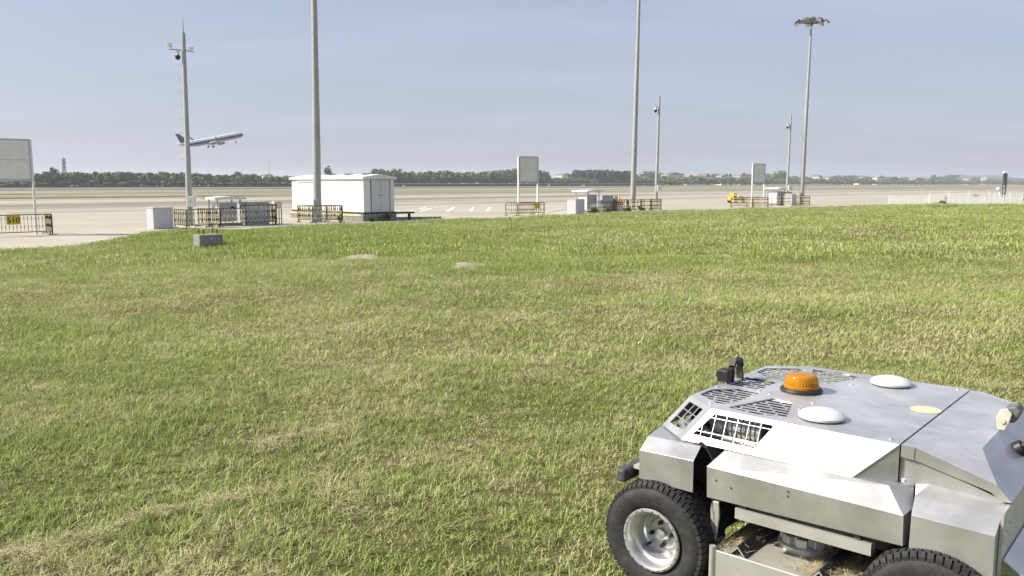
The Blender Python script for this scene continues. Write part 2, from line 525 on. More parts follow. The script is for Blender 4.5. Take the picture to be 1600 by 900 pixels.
band('taxi_strip', 60, 1500, 176, 205, AP + .008, M['taxi'], 2.0, 'pale concrete strip beyond the apron')
band('grass_verge', -260, 88, 154.5, 172, AP + .02, M['fieldgreen'], 1.6, 'green grass verge along the far edge of the apron')
band('grass_verge', -260, 60, 212, 236, AP + .012, M['fieldgreen'], 2.5, 'second green grass verge towards the taxiway')
band('grass_verge', -260, 520, 345, 400, AP + .012, M['fieldgreen'], 3.5, 'green grass strip between taxiway and runway')
band('apron_shoulder', -150, 300, 34.0, 44.2, AP + .004, M['edge'], label='light concrete strip along the lawn edge')

xs = np.concatenate([np.arange(-75, -30, 1.5), np.arange(-30, 30, .6), np.arange(30, 135, 1.5)])
ys = np.concatenate([np.arange(-22, 0, 1.5), np.arange(0, 40, .5), np.arange(40, 160, 1.2)])
gx, gy = np.meshgrid(xs, ys)
gz = lawn_h(gx, gy)
nx, ny = len(xs), len(ys)
vv = np.stack([gx.ravel(), gy.ravel(), gz.ravel()], 1)
idx = np.arange(nx * ny).reshape(ny, nx)
keep = (gz[:-1, :-1] > AP - .3)
ff = np.stack([idx[:-1, :-1], idx[:-1, 1:], idx[1:, 1:], idx[1:, :-1]], -1)[keep]
me = bpy.data.meshes.new('lawn')
me.from_pydata(vv.tolist(), [], ff.tolist())
me.materials.append(M['lawn']); me.shade_smooth()
at0 = me.attributes.new('dry', 'FLOAT', 'POINT')
at0.data.foreach_set('value', dryness(vv[:, 0], vv[:, 1], vv[:, 2]).astype(np.float32))
lawn = bpy.data.objects.new('lawn', me); COL.objects.link(lawn)
tag(lawn, 'wide mown lawn sloping gently to the apron', kind='structure')

# ------------------------------------------------------------------ grass
lib = bpy.data.collections.new('grass_library')     # sources only, never linked to the scene

def tuft(name, n, spread, h0, h1, w, lean, m, flatten=False, seed=0):
    rg = np.random.default_rng(seed)
    v, f = [], []
    for _ in range(n):
        a = rg.uniform(0, 2 * PI); r = spread * math.sqrt(rg.uniform())
        bx, by = r * math.cos(a), r * math.sin(a)
        h = rg.uniform(h0, h1); d = rg.uniform(0, 2 * PI); ln = rg.uniform(.15, 1) * lean
        wd = w * rg.uniform(.6, 1.3)
        dx, dy = math.cos(d), math.sin(d)
        tw = rg.uniform(-1, 1); sx, sy = -dy * math.cos(tw) + dx * math.sin(tw), dx * math.cos(tw) + dy * math.sin(tw)
        if flatten:
            z0 = rg.uniform(.0, .03); zt = z0 + rg.uniform(-.01, .03); rise = rg.uniform(.3, .8) * h
            p0 = (bx, by, z0); p1 = (bx + dx * h * .5, by + dy * h * .5, max(.004, (z0 + zt) / 2 + rg.uniform(0, .015))); p2 = (bx + dx * h, by + dy * h, max(.002, zt))
        else:
            p0 = (bx, by, -.008)
            p1 = (bx + dx * h * ln * .3, by + dy * h * ln * .3, h * .6)
            p2 = (bx + dx * h * ln, by + dy * h * ln, h * (1 - .35 * ln * ln))
        o = len(v)
        for p, q in ((p0, 1), (p1, .8)):
            v.append((p[0] - sx * wd * q / 2, p[1] - sy * wd * q / 2, p[2])); v.append((p[0] + sx * wd * q / 2, p[1] + sy * wd * q / 2, p[2]))
        v.append(p2)
        f += [(o, o + 1, o + 3, o + 2), (o + 2, o + 3, o + 4)]
    me = bpy.data.meshes.new(name); me.from_pydata(v, [], f); me.materials.append(m); me.shade_smooth()
    return bpy.data.objects.new(name, me)

def library(name, objs):
    c = bpy.data.collections.new(name)
    for o in objs: c.objects.link(o)
    return c

def scatter(name, label, cat, pts, scl, coll, dry, tilt=.12):
    n = len(pts)
    me = bpy.data.meshes.new(name)
    me.from_pydata(pts.tolist(), [], [])
    rot = np.stack([rng.normal(0, tilt, n), rng.normal(0, tilt, n), rng.uniform(0, 2 * PI, n)], 1).astype(np.float32)
    a = me.attributes.new('rot', 'FLOAT_VECTOR', 'POINT'); a.data.foreach_set('vector', rot.ravel())
    a = me.attributes.new('scl', 'FLOAT_VECTOR', 'POINT'); a.data.foreach_set('vector', np.asarray(scl, np.float32).ravel())
    a = me.attributes.new('dry', 'FLOAT', 'POINT'); a.data.foreach_set('value', np.asarray(dry, np.float32))
    o = bpy.data.objects.new(name, me); COL.objects.link(o)
    ng = bpy.data.node_groups.new(name, 'GeometryNodeTree')
    ng.interface.new_socket('Geometry', in_out='INPUT', socket_type='NodeSocketGeometry')
    ng.interface.new_socket('Geometry', in_out='OUTPUT', socket_type='NodeSocketGeometry')
    gi, go = ng.nodes.new('NodeGroupInput'), ng.nodes.new('NodeGroupOutput')
    ip = ng.nodes.new('GeometryNodeInstanceOnPoints')
    ci = ng.nodes.new('GeometryNodeCollectionInfo'); ci.inputs['Collection'].default_value = coll
    ci.inputs['Separate Children'].default_value = True; ci.inputs['Reset Children'].default_value = True
    def named(nm):
        q = ng.nodes.new('GeometryNodeInputNamedAttribute'); q.data_type = 'FLOAT_VECTOR'; q.inputs['Name'].default_value = nm
        return q.outputs['Attribute']
    L = ng.links.new
    L(gi.outputs[0], ip.inputs['Points']); L(ci.outputs[0], ip.inputs['Instance'])
    ip.inputs['Pick Instance'].default_value = True
    L(named('rot'), ip.inputs['Rotation']); L(named('scl'), ip.inputs['Scale'])
    L(ip.outputs[0], go.inputs[0])
    md = o.modifiers.new('scatter', 'NODES'); md.node_group = ng
    return tag(o, label, cat, kind='stuff')

def field_points(d0, d1, dens, margin=1.8):
    x0, x1 = -.66 * d1 - margin, .66 * d1 + margin
    n = int((x1 - x0) * (d1 - d0) * dens)
    x = rng.uniform(x0, x1, n); y = rng.uniform(d0, d1, n)
    k = np.abs(x) < .66 * y + margin
    k &= np.interp(x, BX, BY) - y > -.3
    x, y = x[k], y[k]
    z = lawn_h(x, y)
    k = z > AP - .02
    return np.stack([x, y, z], 1)[k]

lib_f = library('tufts_far', [tuft('tuft', 20, .28, .030, .075, .020, 1.0, M['grass'], seed=40 + i) for i in range(5)])
lib_s = library('clipping_tufts', [tuft('clipping', 20, .07, .04, .12, .0036, 1, M['straw'], True, seed=60 + i) for i in range(5)])

def wave_noise(x, y, f, seed):
    n = 0
    for i, (kx, ky, ph, am) in enumerate(WAVES): n = n + np.sin(kx * f * x + ky * f * y + ph * seed + i * seed)
    return n / math.sqrt(len(WAVES) / 2)
def height_var(x, y):
    return np.clip(1 + .16 * wave_noise(x, y, 2.6, 2) + .24 * wave_noise(x, -y, 9.1, 4), .4, 2.0)
def blades(name, label, d0, d1, dens, h0, h1, w, bent):
    """single blades, as real geometry"""
    p = field_points(d0, d1, dens)
    # blades gather into small tufts
    j = rng.integers(0, len(p), len(p)); pull = rng.uniform(size=len(p)) < .62
    c_, s_ = math.cos(.6), math.sin(.6)
    g = np.stack([p[:, 0] * c_ - p[:, 1] * s_, p[:, 0] * s_ + p[:, 1] * c_], 1) * 13
    ij = np.floor(g); hsh = lambda a_, b_: np.modf(np.abs(np.sin(ij[:, 0] * a_ + ij[:, 1] * b_) * 43758.5))[0]
    g = (ij + np.stack([hsh(12.99, 78.23), hsh(39.35, 11.14)], 1) * 1.1 - .05) / 13
    q = np.stack([g[:, 0] * c_ + g[:, 1] * s_, -g[:, 0] * s_ + g[:, 1] * c_], 1) + rng.normal(0, .015, (len(p), 2))
    p[pull, :2] = q[pull]
    p[:, 2] = lawn_h(p[:, 0], p[:, 1])
    thin = sm(.9, 1.7, wave_noise(p[:, 0], p[:, 1], 6.3, 9)) * .42
    p = p[rng.uniform(size=len(p)) > thin]
    n = len(p)
    dr = dryness(p[:, 0], p[:, 1], p[:, 2])
    lush = wave_noise(p[:, 0], p[:, 1], 4.3, 6)
    hv = height_var(p[:, 0], p[:, 1]) * (1.15 - .5 * dr)
    h = rng.uniform(h0, h1, n) * hv * rng.choice([.7, 1, 1, 1.35], n)
    d = rng.uniform(0, 2 * PI, n); ln = rng.beta(1.5, 1.3, n) * 1.9 + .15
    fl = rng.uniform(size=n) < .35; ln[fl] = rng.uniform(1.8, 4.0, fl.sum())
    dx, dy = np.cos(d), np.sin(d)
    nrm = np.sqrt(1 + ln * ln); rise = h / nrm * 1.1; run = rise * ln
    ww = w * rng.uniform(.55, 1.35, n) / 2
    tw = d + PI / 2 + rng.normal(0, .7, n); sx, sy = np.cos(tw) * ww, np.sin(tw) * ww
    x, y, z = p[:, 0], p[:, 1], p[:, 2]
    dv = np.clip(dr + rng.normal(0, .24, n) - .08 * lush + .22 * fl, 0, 1)
    if bent:
        k = 5
        V = np.empty((n, 5, 3))
        V[:, 0] = np.stack([x - sx, y - sy, z - .006], 1); V[:, 1] = np.stack([x + sx, y + sy, z - .006], 1)
        mx, my, mz = x + dx * run * .35, y + dy * run * .35, z + rise * .66
        V[:, 2] = np.stack([mx - sx * .8, my - sy * .8, mz], 1); V[:, 3] = np.stack([mx + sx * .8, my + sy * .8, mz], 1)
        V[:, 4] = np.stack([x + dx * run, y + dy * run, z + rise * .98], 1)
        T = np.array([(0, 1, 3), (0, 3, 2), (2, 3, 4)])
    else:
        k = 4
        V = np.empty((n, 4, 3))
        V[:, 0] = np.stack([x - sx, y - sy, z - .006], 1); V[:, 1] = np.stack([x + sx, y + sy, z - .006], 1)
        mx, my, mz = x + dx * run, y + dy * run, z + rise
        V[:, 2] = np.stack([mx + sx * .35, my + sy * .35, mz], 1); V[:, 3] = np.stack([mx - sx * .35, my - sy * .35, mz], 1)
        T = np.array([(0, 1, 2), (0, 2, 3)])
    F = (np.arange(n)[:, None, None] * k + T[None]).reshape(-1, 3)
    me = bpy.data.meshes.new(name)
    me.vertices.add(n * k); me.vertices.foreach_set('co', V.astype(np.float32).ravel())
    me.loops.add(F.size); me.loops.foreach_set('vertex_index', F.astype(np.int32).ravel())
    me.polygons.add(len(F)); me.polygons.foreach_set('loop_start', np.arange(0, F.size, 3, dtype=np.int32))
    me.update(calc_edges=True)
    a_ = me.attributes.new('dry', 'FLOAT', 'POINT'); a_.data.foreach_set('value', np.repeat(dv, k).astype(np.float32))
    me.materials.append(M['grass'])
    o = bpy.data.objects.new(name, me); COL.objects.link(o)
    return tag(o, label, 'grass', kind='stuff')
blades('grass', 'short green and straw grass nearest the mower', .8, 8, 6000, .024, .060, .0052, True)
blades('grass', 'short mown grass across the middle of the lawn', 8, 19, 2200, .026, .066, .0105, False)
def lay(name, label, d0, d1, dens, coll, smin=.75, smax=1.3):
    p = field_points(d0, d1, dens)
    s = rng.uniform(smin, smax, len(p))
    dr = dryness(p[:, 0], p[:, 1], p[:, 2])
    hv = height_var(p[:, 0], p[:, 1]) * (1.15 - .4 * dr)
    return scatter(name, label, 'grass', p, np.stack([s, s, s * hv], 1), coll, dr)
lay('grass', 'pale mown grass on the far half of the lawn', 18.6, 48, 26, lib_f)
lay('grass', 'far grass running up to the apron edge', 46, 118, 9, lib_f, .9, 1.7)
# loose dry blades everywhere near, and swaths of cut grass
p = field_points(.8, 16, 16)
dr = dryness(p[:, 0], p[:, 1], p[:, 2]); k = rng.uniform(size=len(p)) < .25 + dr; p, dr = p[k], dr[k]
p[:, 2] += .018
s = rng.uniform(.6, 1.1, len(p))
scatter('loose_clippings', 'loose dry clippings strewn over the lawn', 'clippings', p, np.stack([s, s, s], 1), lib_s, dr * .6, .1)

def swath(pts, dens, width, label, top=.05):
    P = [at(a, b, 0) for a, b in pts]
    out = []
    for a, b in zip(P[:-1], P[1:]):
        L_ = (b - a).length; n = max(4, int(L_ * dens))
        t = rng.uniform(0, 1, n); g = rng.normal(0, width, n)
        d = (b - a).normalized(); nrm = Vector((-d.y, d.x, 0))
        x = a.x + (b.x - a.x) * t + nrm.x * g + rng.normal(0, .01, n); y = a.y + (b.y - a.y) * t + nrm.y * g
        z = lawn_h(x, y) + top * np.exp(-(g / width) ** 2) * rng.uniform(.2, 1, n)
        out.append(np.stack([x, y, z], 1))
    p = np.concatenate(out)
    s = rng.uniform(.4, .85, len(p))
    scatter('clipping_swath', label, 'clippings', p, np.stack([s, s, s], 1), lib_s, rng.uniform(.5, 1, len(p)), .25)
swath([(-40, 895), (60, 862), (130, 848)], 95, .05, 'thin pale windrow of cut grass at the lower corner of the lawn', .03)
swath([(130, 848), (190, 826), (240, 806), (300, 795), (345, 788), (375, 776)], 110, .035, 'thin pale windrow of cut grass climbing from the lower corner', .025)
swath([(400, 706), (440, 692), (480, 682), (520, 672), (560, 660)], 90, .07, 'short streak of pale dry clippings on the green lawn', .015)
swath([(470, 466), (520, 474), (545, 482)], 40, .14, 'faint dry streak on the lawn below the soil mounds', .02)
swath([(700, 486), (760, 492), (820, 502), (880, 510)], 45, .14, 'long faint dry streak across the middle lawn', .02)
swath([(880, 424), (940, 430), (1000, 436), (1060, 441), (1085, 444)], 40, .30, 'broken pale dry band below the grassy bank', .03)
swath([(470, 768), (510, 760), (545, 756)], 70, .12, 'brown patch of dry cuttings on the lawn', .015)

# soil mounds
def mound(px, py, rx, ry, h, label):
    c = lawn_at(px, py)
    m_ = MB(); n, rings = 28, 7
    rg = np.random.default_rng(int(px)); vs = [(0, 0, h)]; fs = []
    for k in range(1, rings + 1):
        q = k / rings
        for i in range(n):
            a = 2 * PI * i / n
            w = 1 + .18 * math.sin(3 * a + px) + .1 * math.sin(5 * a)
            vs.append((rx * q * w * math.cos(a), ry * q * w * math.sin(a), h * (1 - sm(0, 1, q)) * (1 + .25 * rg.uniform(-1, 1)) - .03 * q))
    for i in range(n): fs.append((0, 1 + i, 1 + (i + 1) % n))
    for k in range(rings - 1):
        for i in range(n):
            j = (i + 1) % n; a = 1 + k * n
            fs.append((a + i, a + n + i, a + n + j, a + j))
    m_.add(vs, fs)
    o = m_.build('soil_mound', M['soil'], loc=c, smooth=60)
    tag(o, label, 'soil mound', 'bare soil mounds on the lawn')
M['soil'] = mat('bare_soil', (.36, .325, .26), .95, var=.2, scale=6, dirt=(.26, .22, .14), dirt_amt=.5, bump=.7, bscale=25)
mound(570, 401, .60, .9, .05, 'pale bare soil mound, largest of those on the lawn')
mound(730, 415, .55, .9, .06, 'pale bare soil mound farther towards the grassy bank')
mound(447, 391, .42, .5, .03, 'low brownish bare patch near the concrete block')
# ------------------------------------------------------------------ far airfield: woods, hills, houses
def crown_mesh(name, rx, rz, nleaf, leaf, m, seed, lobes=6, base=.25):
    rg = np.random.default_rng(seed)
    cs = []
    for _ in range(lobes):
        a = rg.uniform(0, 2 * PI); r = rg.uniform(.1, .62)
        cs.append((r * math.cos(a) * rx, r * math.sin(a) * rx, rz * rg.uniform(-.35, .65), rg.uniform(.38, .62)))
    v = np.zeros((nleaf * 4, 3)); f = []
    for i in range(nleaf):
        c = cs[rg.integers(lobes)]
        d = rg.normal(size=3); d /= np.linalg.norm(d)
        q = rg.uniform(.55, 1.05)
        p = np.array([c[0] + d[0] * rx * c[3] * q, c[1] + d[1] * rx * c[3] * q, c[2] + d[2] * rz * c[3] * q])
        n = d + rg.normal(0, .55, 3); n /= np.linalg.norm(n)
        t = np.cross(n, rg.normal(size=3)); t /= np.linalg.norm(t); b = np.cross(n, t)
        s = leaf * rg.uniform(.6, 1.4)
        for k, (e, g) in enumerate(((-1, -.7), (1, -.5), (.8, .8), (-.6, 1))):
            v[i * 4 + k] = p + t * e * s * .5 + b * g * s * .5
        f.append((i * 4, i * 4 + 1, i * 4 + 2, i * 4 + 3))
    return v, f
def trunk_mesh(h, r, seed):
    rg = np.random.default_rng(seed); m_ = MB()
    m_.tube((0, 0, -.3), (0, 0, h * .55), r, r * .6, 7)
    for _ in range(5):
        a = rg.uniform(0, 2 * PI); z = h * rg.uniform(.3, .5)
        m_.tube((0, 0, z), (math.cos(a) * h * .25, math.sin(a) * h * .25, z + h * .3), r * .45, r * .15, 5)
    return m_
CROWNS = [crown_mesh('c', 1, 1, 200, .30, None, 300 + i, 5 + i % 3) for i in range(6)]

def wood(name, label, spots, m):
    """a far wood that reads as one mass"""
    V, F, o = [], [], 0
    for i, (x, y, w, h) in enumerate(spots):
        v, f = CROWNS[int(rng.integers(6))]
        a = rng.uniform(0, 2 * PI); ca, sa = math.cos(a), math.sin(a)
        q = np.empty_like(v)
        q[:, 0] = x + (v[:, 0] * ca - v[:, 1] * sa) * w / 2; q[:, 1] = y + (v[:, 0] * sa + v[:, 1] * ca) * w / 2
        q[:, 2] = AP + h * .5 + v[:, 2] * h * .52
        V.append(q); F += [(k[0] + o, k[1] + o, k[2] + o, k[3] + o) for k in f]; o += len(v)
    me = bpy.data.meshes.new(name); me.from_pydata(np.concatenate(V).tolist(), [], F); me.materials.append(m)
    ob = bpy.data.objects.new(name, me); COL.objects.link(ob)
    return tag(ob, label, 'woodland', kind='stuff')
def line_of(px0, px1, e, step, hmin, hmax, rows=3, gap=7):
    """trees along the far side of the runway, between two sight lines"""
    def tt(px):
        k = (px - 800) / 1300; return e * (1 + k) / (1 - k)
    out = []
    t0, t1 = tt(px0), tt(px1)
    for r in range(rows):
        t = t0 + rng.uniform(0, step)
        while t < t1:
            x, y = en(t + rng.uniform(-2, 2), e + r * gap + rng.uniform(-2.5, 2.5))
            big = .5 + .5 * math.sin(t * .021) * math.sin(t * .0087 + 2)
            h = hmin + (hmax - hmin) * min(1, max(0, .35 * rng.uniform() + .65 * big)) + r * .5
            out.append((x, y, step * rng.uniform(1.3, 2.1) + h * .15, h))
            t += step * rng.uniform(.7, 1.3)
    return out
wood('distant_woodland', 'dark green wood beyond the runway behind the takeoff', line_of(-120, 470, 600, 5.0, 6.5, 10.5), M['leaf_far'])
wood('distant_woodland', 'pale scrubby trees at the foot of the dark wood', line_of(-120, 470, 590, 9, 3.0, 5.0, 1), M['leaf_pale'])
wood('distant_woodland', 'green wood behind the perimeter wall by the white building', line_of(590, 860, 640, 6.0, 10, 17.5), M['leaf_far'])
wood('distant_woodland', 'dark rounded wood mass between the two lamp masts', [s_ for s_ in line_of(918, 985, 660, 6.5, 16.5, 18.5, 5)], M['leaf_dark'])
wood('distant_woodland', 'low scrub around the dark rounded wood', line_of(840, 1060, 655, 6, 6.5, 10.0, 2), M['leaf_far'])
wood('distant_woodland', 'hazy low trees along the far end of the runway', line_of(1000, 1640, 720, 15, 7, 15, 2, 20), M['leaf_far'])
wood('distant_woodland', 'faint tree belt farthest behind the houses', line_of(1000, 1640, 900, 22, 12, 26, 2, 30), M['leaf_pale'])
wood('distant_woodland', 'faint tree belt showing above the nearer wood', line_of(-100, 620, 900, 9, 8, 12.5, 2, 20), M['leaf_pale'])

def far_pt(px, e):
    k = (px - 800) / 1300; t = e * (1 + k) / (1 - k); x, y = en(t, e); return Vector((x, y, AP))
def tree(px, e, h, w, label, m='leaf_far', seed=1, lobes=7):
    p = far_pt(px, e)
    t = thing('tree', label, 'tree', p, group='single trees standing above the woods')
    trunk_mesh(h, h * .022, seed).build('trunk', M['bark'], t)
    v, f = crown_mesh('crown', w / 2, h * .38, 420, w * .12, None, seed, lobes)
    v[:, 2] += h * .62
    b = MB(); b.v = v.tolist(); b.f = f; b.build('crown', M[m], t, fix=False)
tree(90, 612, 14.5, 7, 'tall slender pale tree beside the lattice tower', 'leaf_pale', 501)
tree(375, 615, 12.5, 9, 'rounded tree standing above the wood by the cctv pole', 'leaf_far', 502)
tree(515, 640, 19, 9, 'lone tree crown rising over the white building roof', 'leaf_far', 503)
tree(622, 640, 16, 13, 'bushy tree at the corner of the white building', 'leaf_far', 504)
tree(700, 645, 15.5, 15, 'broad tree halfway along the perimeter wall', 'leaf_pale', 505)
tree(780, 645, 16, 16, 'broad dark tree beside the middle sign board', 'leaf_far', 506)
tree(1212, 760, 26, 34, 'large hazy tree between the cctv pole and third sign', 'leaf_far', 507, 9)
tree(1237, 760, 17, 18, 'smaller hazy tree beside the third lamp mast', 'leaf_far', 508)
tree(1455, 780, 26, 24, 'rounded tree above the white picket gate', 'leaf_far', 509)
tree(1483, 780, 28, 34, 'broad hazy tree above the picket fence', 'leaf_far', 510, 9)
tree(1393, 780, 20, 22, 'dark tree beyond the start of the picket fence', 'leaf_dark', 511)

def hill(name, px0, px1, dist, h, label):
    n = 40; m_ = MB(); vs = []
    for i in range(n + 1):
        q = i / n; px = px0 + (px1 - px0) * q
        d = Vector(((px - 800) / 1300, 1, 0)).normalized()
        hh = h * math.sin(PI * q) ** .8 * (.75 + .18 * math.sin(q * 13 + px0) + .1 * math.sin(q * 31))
        for r_, z in ((dist, AP - 1), (dist + 250, AP + hh * .7), (dist + 600, AP + hh), (dist + 1600, AP - 1)):
            vs.append(d * r_ + Vector((0, 0, z)))
    fs = [(i * 4 + k, i * 4 + k + 1, i * 4 + k + 5, i * 4 + k + 4) for i in range(n) for k in range(3)]
    tag(m_.add(vs, fs).build(name, M['hill'], smooth=60), label, kind='structure')
hill('hill', 1380, 1760, 4300, 62, 'faint blue hill on the horizon')
hill('hill', 1000, 1330, 4300, 26, 'faint low rise on the horizon')
hill('hill', -100, 560, 4300, 40, 'faint low ridge behind the wood')

def house(px, e, w, d, h, roof, label, m='housewall', rm='roof', rot=0):
    t = thing('house', label, 'house', far_pt(px, e), PI / 4 + rot, 'small houses on the horizon')
    MB().b2((-w / 2, -d / 2, -.5), (w / 2, d / 2, h)).build('wall', M[m], t)
    MB().prism([(-w / 2 - .5, h), (w / 2 + .5, h), (w / 2 - (0 if roof > 1 else .2), h + .3), (0, h + .3 + roof), (-w / 2, h + .3)], -d / 2 - .5, d / 2 + .5).build('roof', M[rm], t)
    k = max(2, int(w / 5))
    for i in range(k):
        x = -w / 2 + w * (i + .5) / k
        MB().b2((x - 1.0, -d / 2 - .08, h * .35), (x + 1.0, -d / 2 + .02, h * .75)).build('window', M['glassdark'], t)
hs = [(150, 690, 13, 10, 8.5, 2, 'grey roofed block over the wood by the lattice tower', 'greybox', 'roof'),
      (190, 700, 20, 12, 9.5, 2.2, 'broad grey roofed hall above the wood', 'greybox', 'roof'),
      (218, 700, 9, 8, 9, 1.8, 'small pale house above the wood left of the cctv pole', 'housewall', 'roof'),
      (395, 800, 10, 10, 11, 1.5, 'pale block peeking over the wood beside the white building', 'white', 'roof'),
      (420, 800, 9, 10, 11, 1.5, 'second pale block over the wood beside the white building', 'white', 'roof'),
      (880, 900, 26, 14, 16, 3, 'pale block between the two green woods', 'housewall', 'roof'),
      (903, 900, 18, 14, 15, 3, 'pale house just before the dark rounded wood', 'housewall', 'roofred'),
      (1048, 800, 40, 16, 17, 4, 'pale housing block beside the second cctv pole', 'housewall', 'roof'),
      (1072, 800, 24, 14, 13, 5, 'low pale house past the second cctv pole', 'housewall', 'roofred'),
      (1097, 790, 36, 16, 14, 6, 'white gabled house on the horizon past the second cctv pole', 'white', 'roof'),
      (1128, 790, 26, 14, 15, 5, 'white house above the yellow tractor', 'white', 'roof'),
      (1152, 790, 46, 16, 17, 6, 'wide house with brown roof above the yellow tractor', 'housewall', 'roofred'),
      (1272, 780, 24, 14, 17, 4, 'bright white house past the third lamp mast', 'white', 'roof'),
      (1296, 780, 40, 14, 14, 5, 'long low house past the third lamp mast', 'housewall', 'roof'),
      (1343, 780, 60, 16, 12, 6, 'long pale shed on the far horizon', 'white', 'roof'),
      (1368, 780, 34, 14, 16, 5, 'pale house before the picket fence corner', 'housewall', 'roofred'),
      (1424, 770, 40, 16, 13, 6, 'tan house beyond the picket fence', 'housewall', 'roofred'),
      (1444, 770, 34, 14, 14, 6, 'pale house left of the picket gate', 'white', 'roof'),
      (1511, 760, 60, 16, 15, 6, 'wide pale house beyond the picket fence middle', 'housewall', 'roof'),
      (1532, 760, 40, 16, 18, 6, 'pale house near the floodlight frame', 'housewall', 'roofred')]
for i, a in enumerate(hs): house(*a, rot=rng.uniform(-.3, .3))

# lattice tower and thin masts far off
def lattice(px, e, h, w, label):
    t = thing('lattice_tower', label, 'tower', far_pt(px, e))
    m_ = MB()
    for sx in (-1, 1):
        for sy in (-1, 1): m_.tube((sx * w, sy * w, 0), (sx * w * .35, sy * w * .35, h), .22, .16, 5)
    m_.build('leg_frame', M['dark'], t)
    b = MB()
    n = 9
    for i in range(n):
        z0, z1 = h * i / n, h * (i + 1) / n; a = w * (1 - .65 * i / n); c = w * (1 - .65 * (i + 1) / n)
        for s1, s2 in (((-1, -1), (1, -1)), ((1, -1), (1, 1)), ((1, 1), (-1, 1)), ((-1, 1), (-1, -1))):
            b.tube((s1[0] * a, s1[1] * a, z0), (s2[0] * c, s2[1] * c, z1), .12, .12, 4)
    b.build('bracing', M['dark'], t)
    for z in (.72, .86, .97): MB().lathe([(h * z, .2), (h * z, 1.5), (h * z + 1.2, 1.5), (h * z + 1.2, .2)], 8).build('antenna_platform', M['greybox'], t)
    MB().tube((0, 0, h * .97), (0, 0, h * 1.12), .15, .08, 5).build('rod', M['dark'], t)
lattice(107, 640, 19.5, 1.3, 'distant lattice antenna tower above the dark wood')
for px, e, h, lb in ((424, 700, 24, 'thin far mast over the wood beside the white building'), (1135, 760, 40, 'thin pale far mast above the yellow tractor'), (1342, 770, 46, 'thin pale far mast past the third lamp mast')):
    t = thing('far_mast', lb, 'mast', far_pt(px, e))
    MB().tube((0, 0, 0), (0, 0, h), .5, .2, 6).build('shaft', M['white'], t)
    MB().box((0, 0, h * .8), (2.2, .3, .5)).build('crossarm', M['white'], t)

# perimeter wall behind the white building
def wall_run(px0, px1, e, h, m, cap, label, name='perimeter_wall'):
    a, b = far_pt(px0, e), far_pt(px1, e); L_ = (b - a).length
    t = thing(name, label, 'wall', a, PI / 4)
    n = max(4, int(L_ / 12)); st = L_ / n
    me = MB().b2((0, -.12, 0), (st - .12, .12, h)).build('panel', M[m], t)
    mc = MB().b2((0, -.2, h), (st, .2, h + .35)).build('coping', M[cap], t)
    for i in range(1, n):
        child('panel', me.data, t, (i * st, 0, 0)); child('coping', mc.data, t, (i * st, 0, 0))
wall_run(600, 1035, 570, 2.3, 'dark', 'white', 'long dark perimeter wall with pale coping beyond the runway')
wall_run(1200, 1299, 640, 1.8, 'white', 'white', 'long low pale wall beneath the large hazy tree', 'low_wall')
wall_run(-100, 470, 575, .8, 'dark', 'dark', 'low dark fence line at the foot of the wood', 'boundary_wall')

# small boards and lamps along the runway
for px, e, w, h, lb in ((632, 440, 1.6, 1.5, 'first'), (857, 445, 1.2, 2.4, 'pale post'), (911, 440, 3, 1.6, 'second'), (1004, 440, 3.5, 1.2, 'third'), (1040, 430, 1.5, 1.2, 'fourth'), (1412, 430, 9, 2, 'fifth'), (1437, 430, 12, 2.2, 'sixth'), (1590, 330, 14, 3, 'seventh')):
    nm = {'first': 'white runway board just past the white building', 'pale post': 'slim white runway board past the middle sign', 'second': 'white runway board before the dark rounded wood', 'third': 'low white runway board past the second lamp mast',
          'fourth': 'tiny white runway board past the second cctv pole', 'fifth': 'long white runway board beyond the picket fence', 'sixth': 'longest white runway board beyond the picket gate', 'seventh': 'pale yellow board at the far right beyond the fence'}[lb]
    t = thing('runway_board', nm, 'sign', far_pt(px, e), PI / 8, 'boards along the runway')
    MB().b2((-w / 2, -.1, .35), (w / 2, .1, h)).build('board', M['yellow' if lb == 'seventh' else 'white'], t, bevel=.03)
    for s_ in (-1, 1): MB().b2((s_ * w * .35 - .06, -.05, 0), (s_ * w * .35 + .06, .05, .35)).build('leg', M['dark'], t)

